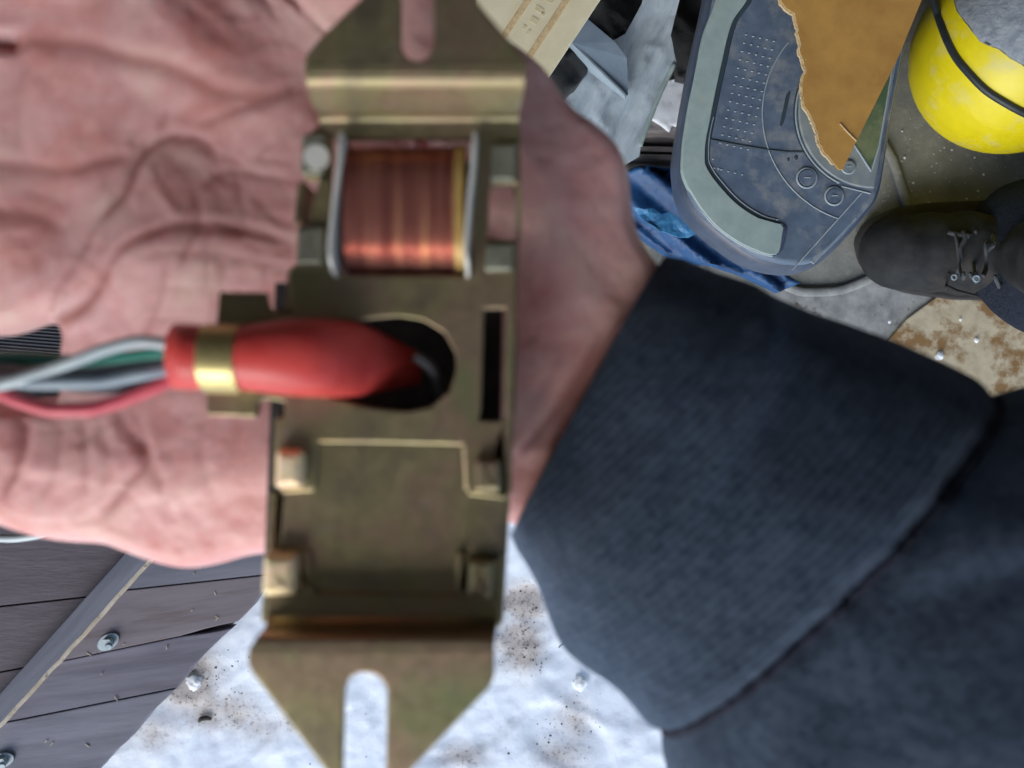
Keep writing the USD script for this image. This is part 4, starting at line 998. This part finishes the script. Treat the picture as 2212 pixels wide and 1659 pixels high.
# disc lid with its tinted window
lid = Polygon(W2(arc(1886, 245, 162, 60, 300, 50), SZ)).intersection(outline.buffer(-.012))
put('disc_lid', plate(lid, SZ - .001, SZ + .0030, .0015, 3, .006), M['lid_clear'], st, smooth=50)
winp = rp([(1800, 90), (1900, 60), (1930, 120), (1912, 230), (1896, 320), (1882, 366), (1862, 340), (1815, 267), (1800, 200)], SZ + .003, .002).intersection(outline.buffer(-.011))
put('lid_window', plate(winp, SZ + .002, SZ + .0042, .0006, 2), M['lid_window'], st, smooth=50)
ridge([(1812, 262), (1840, 305), (1882, 370)], 'stereo_line', .0012, .0042)
ridge([(1882, 370), (1898, 320), (1914, 230), (1932, 120)], 'stereo_line', .0012, .0036)
for (px, py, r, dz_) in ((1742, 385, 21, 0), (1801, 424, 19, 0), (1832, 361, 14, .003)):
    c = W(px, py, SZ + dz_); s = K * (CAM_H - SZ) / 2212
    b = trimesh.creation.cylinder(r * s * .82, .004, sections=40); b.apply_translation(c + [0, 0, .0010])
    bb = put('button', b, M['stereo_body'] if r > 15 else M['lid_clear'], st, smooth=40)
    t = trimesh.creation.torus(r * s, .0011, 40, 8); t.apply_translation(c + [0, 0, .0008]); put('button_ring', t, M['stereo_line'], bb, smooth=True)
    t = boxm(r * s * .7, .0012, .0006, c + [0, 0, .0033]); put('button_mark', t, M['stereo_line'], bb)
dots = []
for i in range(5):
    for j in range(17):
        px = 1594 - j * 4.3 + i * 15; py = 75 + j * 18.0 + i * 3.5
        if py > 312 + i * 3 and j < 16:
            continue
        for dx in (0,):
            d = trimesh.creation.icosphere(1, .0010); d.apply_scale((1.5, .8, .6)); d.apply_translation(W(px + dx + 18, py, SZ + .0002)); dots.append(d)
for (px, py) in ((1540, 343), (1536, 362), (1552, 364)):
    d = trimesh.creation.icosphere(1, .0013); d.apply_scale((1, 1, .6)); d.apply_translation(W(px, py, SZ)); dots.append(d)
tag(put('speaker_dots', cat(*dots), M['stereo_line'], st, smooth=True), kind='stuff')
rbs = []
for k in range(34):
    t = k / 33
    px, py = 1753 + 89 * t, 567 - 95 * t
    c = W(px, py, SZ - .004)
    rbs.append(boxm(.0048, .0012, .003, c + [0, 0, .002], math.radians(-35)))
tag(put('grip_ribs', cat(*rbs), M['stereo_line'], st), kind='stuff')
put('scuff', plate(rp([(1698, 205), (1705, 196), (1708, 200), (1694, 262), (1688, 274), (1684, 270)], SZ, .0003), SZ - .0004, SZ + .0003, .0001), M['stereo_gap'], st)
for px, py, r in ((1703, 344, 3), (1720, 340, 4), (1667, 517, 4)):
    d = trimesh.creation.icosphere(2, r * .0005); d.apply_scale((1, 1.4, .3)); d.apply_translation(W(px, py, SZ)); put('scuff', d, M['stereo_gap'], st, smooth=True)

# torn brown cardboard on the stereo
BZ = SZ + .03
tl = [(1686, -40), (1688, 0), (1697, 14), (1705, 22), (1716, 28), (1721, 45), (1724, 62), (1727, 85), (1731, 96), (1728, 112), (1735, 126), (1738, 140), (1743, 152), (1737, 168), (1734, 180), (1736, 205), (1738, 225), (1748, 240), (1757, 262), (1766, 285), (1768, 300), (1776, 318), (1783, 330), (1790, 336)]
jag = [(x + random.uniform(-1.5, 1.5), y) for x, y in smooth_line(tl, 90)]
card = Polygon(W2(jag + [(1812, 366), (1820, 366), (1850, 305), (1900, 205), (1940, 125), (1975, 40), (2012, -50)], BZ)).buffer(0)
bc = thing('torn_cardboard', 'brown cardboard piece with a ragged torn edge lying on the stereo', 'cardboard')
cc = W(1850, 200, BZ)
curl = lambda x, y: .010 * fbm2(x, y, 5, 3, 14) + .0012 * fbm2(x, y, 60, 3, 15)
put('face', sheet(card, BZ, .006, curl, .003), M['brown_card'], bc, smooth=30)
tp = LineString(W2(jag + [(1800, 350)], BZ)).buffer(.0024).intersection(card.buffer(.004))
put('torn_edge', sheet(tp.geoms[0] if isinstance(tp, MultiPolygon) else tp, BZ - .0004, .003, lambda x, y: curl(x, y) + .0026 * fbm2(x, y, 260, 3, 16), .003), M['torn_card'], bc, smooth=25)
put('scratch', tube([W(x, y, BZ + .001) + (0, 0, float(curl(*(np.array([q]) for q in W(x, y, BZ)[:2]))[0])) for x, y in ((1815, 267), (1832, 286), (1850, 305))], .0009, 6, .6), M['torn_card'], bc, smooth=True)

# beige cardboard strip at the top
bx = thing('beige_cardboard', 'flat beige cardboard strip with two fold lines above the bracket', 'cardboard')
CZ = 0.36
dv = np.array([1167 - 1295, 193 - 0.0]); dv /= np.linalg.norm(dv)
nv = np.array([-dv[1], dv[0]]); nv = -nv if nv[0] > 0 else nv
def strip(o0, o1, t0=-120, t1=620):
    o = np.array([1295.0, 0.0])
    return [tuple(o + nv * a + dv * t) for a, t in ((o0, t0), (o1, t0), (o1, t1), (o0, t1))]
for k, (o0, o1, dzz) in enumerate(((0, 60, 0), (61, 128, .0010), (129, 222, 0.0004))):
    put('panel', plate(rp(strip(o0, o1, -120, 330), CZ), CZ - .005, CZ + dzz, .0012, 3, .02), M['beige_card'], bx, smooth=40)
for o0, o1 in ((53, 66), (122, 135)):
    put('fold_line', plate(rp(strip(o0, o1, -120, 330), CZ + .001), CZ - .002, CZ + .0019, .0012, 3, .03), M['torn_card'], bx, smooth=50)
prints = []
for t, a, l, w in ((-2, 100, 14, 7), (20, 92, 10, 20), (22, 106, 12, 7), (48, 98, 12, 22), (52, 86, 9, 8), (74, 94, 14, 18), (98, 104, 10, 8), (102, 90, 12, 6)):
    c = np.array([1295, 0]) + nv * a + dv * (t + 40)
    prints.append(plate(rp([tuple(c + nv * sx * w / 2 + dv * sy * l / 2) for sx, sy in ((-1, -1), (1, -1), (.7, 1), (-1, .8))], CZ + .002, .0006), CZ, CZ + .0013, .0001))
put('faded_print', cat(*prints), M['card_print'], bx)

# grey plastic sheet with a folded bar on it
gs = thing('grey_sheet', 'crinkled grey plastic sheet between beige cardboard and stereo', 'plastic sheet')
GZ = 0.20
gp = rp([(1405, -80), (1389, 0), (1368, 40), (1352, 69), (1322, 86), (1290, 60), (1240, 70), (1150, 140), (1130, 220), (1200, 330), (1300, 383), (1340, 362), (1381, 338), (1384, 316), (1396, 284), (1426, 210), (1463, 131), (1450, 74), (1458, 40), (1468, 0), (1480, -80)], GZ)
ang = math.radians(64)
def crk(x, y):
    u = x * math.cos(ang) + y * math.sin(ang); w_ = -x * math.sin(ang) + y * math.cos(ang)
    return .012 * fbm2(x, y, 8, 3, 31) + .010 * (meshkit.fbm(np.stack([u * 18, w_ * 80, u * 0], -1), 4, 33) - .5) - .022 * np.abs(fbm2(x, y, 17, 3, 35))
put('sheet', sheet(gp, GZ, .0035, crk, .0015), M['grey_sheet'], gs, smooth=40)
gcr = lambda px, py: W(px, py, GZ) + (0, 0, float(crk(*(np.array([q]) for q in W(px, py, GZ)[:2]))[0]) + .0004)
put('bright_edge', tube([gcr(x, y) for x, y in smooth_line([(1458, 136), (1422, 212), (1394, 284), (1382, 316)], 30)], .0026, 8, .8), M['stereo_pale'], gs, smooth=True)
bar = thing('angle_bar', 'grey folded angle bar lying across the crinkled sheet', 'bar')
b0, b1, b2 = [(1228, 70), (1266, 49)], None, None
def tri(pts):
    P = np.array([W(*p) for p in pts])
    return P
A_ = tri([(1215, 110, GZ + .010), (1350, 215, GZ + .008)]); B_ = tri([(1234, 92, GZ + .024), (1350, 206, GZ + .016)]); C_ = tri([(1268, 40, GZ + .020), (1330, 92, GZ + .018)]); D_ = tri([(1354, 125, GZ + .016), (1357, 205, GZ + .010)])
def slab(Pts, th=.002):
    P = np.array(Pts); c = np.cross(P[1] - P[0], P[2] - P[0]); c /= np.linalg.norm(c); c = c if c[2] > 0 else -c
    n_ = len(P)
    V = np.vstack([P, P - c * th]); F = [[0, k, k + 1] for k in range(1, n_ - 1)] + [[n_, n_ + k + 1, n_ + k] for k in range(1, n_ - 1)]
    for k in range(n_):
        j = (k + 1) % n_; F += [[k, n_ + k, n_ + j], [k, n_ + j, j]]
    m = trimesh.Trimesh(V, F, process=False); trimesh.repair.fix_normals(m); return m
put('lit_face', slab([A_[0], A_[1], B_[1], B_[0]]), M['grey_bar_pale'], bar)  # paler grey paints the light on this face
put('shaded_face', slab([B_[0] + (0, 0, .0004), B_[1] + (0, 0, .0004), D_[1], D_[0], C_[1], C_[0]]), M['grey_bar'], bar)  # darker grey paints the shade on this face

# dark cloth heaps behind the sheet
def cloth(pts, z, lab, seed):
    p = rp(pts, z)
    tag(put('dark_cloth', sheet(p, z, .006, lambda x, y: .045 * (meshkit.fbm(np.stack([(x * .8 + y * .6) * 30, (y * .8 - x * .6) * 7, x * 0], -1), 4, seed) - .5), .02), M['dark_cloth'], smooth=True), lab, 'cloth')
cloth([(1270, -100), (1400, -100), (1392, 0), (1370, 50), (1352, 76), (1322, 94), (1285, 70), (1240, 60)], .16, 'black crumpled cloth between beige cardboard and grey sheet top', 41)
cloth([(1450, -100), (1560, -100), (1530, 0), (1512, 70), (1500, 150), (1480, 172), (1462, 168), (1460, 130), (1448, 78), (1464, 0)], .12, 'black crumpled cloth between grey sheet and stereo', 43)
cloth([(1150, 130), (1260, 100), (1270, 150), (1240, 190), (1190, 240), (1150, 220)], .215, 'small black cloth scrap below the angle bar', 45)
tag(put('black_cord', tube([W(1515, 130, .09), W(1498, 163, .08), W(1470, 196, .07), W(1436, 238, .05), W(1405, 280, .04), W(1394, 310, .035), W(1400, 350, .035), W(1418, 400, .06)], .0032, 10, 1, 60), M['cord'], smooth=True), 'black cord running down along the left edge of the stereo', 'cord')
pal = thing('slatted_crate', 'weathered wooden slats stacked between grey sheet and stereo', 'crate')
put('added_crate_top', plate(rp([(1380, 150), (1500, 120), (1500, 282), (1380, 286)], .10), .06, .1, .002), M['slat'], pal)  # added only to lift the frosty floor patch into the light
for k, (y0, y1, z) in enumerate(((279, 291, .085), (294, 306, .075), (311, 324, .085), (328, 341, .09), (344, 352, .08))):
    put('slat', plate(rp([(1330, y0 + 2), (1500, y0 + 6), (1500, y1 + 6), (1330, y1 + 2)], z), z - .03, z, .002, 3), M['slat'], pal, smooth=40)

# blue plastic bag
bl = thing('blue_bag', 'blue plastic bag squeezed beneath the stereo beside the fingers and wrist', 'plastic bag')
bp_ = rp([(1230, 380), (1300, 378), (1340, 358), (1400, 346), (1480, 352), (1540, 420), (1660, 560), (1760, 600), (1700, 625), (1620, 585), (1560, 566), (1520, 560), (1460, 540), (1400, 500), (1300, 440)], .13)
ba = math.radians(-38)
def bagf(x, y):
    u = x * math.cos(ba) + y * math.sin(ba); w_ = -x * math.sin(ba) + y * math.cos(ba)
    return .060 * (meshkit.fbm(np.stack([u * 6, w_ * 55, u * 0], -1), 2, 51) - .5) + .006 * fbm2(x, y, 40, 3, 52)
put('folds', sheet(bp_, .10, .005, bagf, .02), M['blue_bag'], bl, smooth=True)
kp = rp([(1366, 446), (1392, 452), (1412, 448), (1430, 462), (1448, 458), (1462, 470), (1480, 486), (1508, 502), (1490, 512), (1462, 512), (1430, 500), (1392, 474)], .16)
put('crumpled_top', sheet(kp, .158, .0045, lambda x, y: .03 * fbm2(x, y, 45, 3, 55), .004), M['blue_light'], bl, smooth=False)

# yellow container with grey cover and cord
R0 = .112
yc0 = W(2191, 116, FZ + R0) + (0, 0, 0)
yt = thing('yellow_container', 'round yellow plastic container in the upper right corner', 'container')
th = np.linspace(-math.pi / 2, math.pi / 2, 60)
pr = np.stack([np.maximum(R0 * np.cos(th), 0), np.maximum(R0 * np.sin(th), -R0 * .93)], 1); pr[0, 0] = pr[-1, 0] = 0
pr[:, 0] += .0012 * np.exp(-((th - .35) / .03) ** 2)
lat = trimesh.creation.revolve(pr, sections=96); lat.apply_translation(yc0)
put('shell', lat, M['yellow'], yt, smooth=50)
def dome_z(x, y):
    d2 = (x - yc0[0]) ** 2 + (y - yc0[1]) ** 2
    return yc0[2] + np.sqrt(np.maximum(R0 ** 2 - d2, .0009))
def on_dome(px, py, dz):
    z = yc0[2] + .06
    for _ in range(12):
        w_ = W(px, py, z); z = .5 * z + .5 * (float(dome_z(np.array([w_[0]]), np.array([w_[1]]))[0]) + dz)
    return W(px, py, z)
cvp = [(2130, -140), (2068, -40), (2063, 0), (2068, 20), (2085, 44), (2103, 68), (2120, 88), (2140, 97), (2160, 104), (2185, 124), (2215, 142), (2250, 150), (2290, 130), (2330, 60), (2300, -60), (2220, -140)]
cv = Polygon([on_dome(x, y, .004)[:2] for x, y in cvp]).buffer(0)
tag(put('grey_cover', sheet(cv, .006, .004, lambda x, y: dome_z(x, y) + .004 * fbm2(x, y, 60, 4, 61), .005), M['grey_felt'], smooth=True), 'grey felt cover on top of the yellow container', 'cover')
cp = [(2002, -60), (2015, 0), (2026, 34), (2046, 88), (2066, 126), (2094, 160), (2130, 196), (2170, 222), (2215, 246), (2300, 280)]
tag(put('black_cable', tube([on_dome(px, py, .004) for px, py in smooth_line(cp, 60)], .0040, 12), M['cord'], smooth=True), 'thick black cable draped over the yellow container', 'cable')
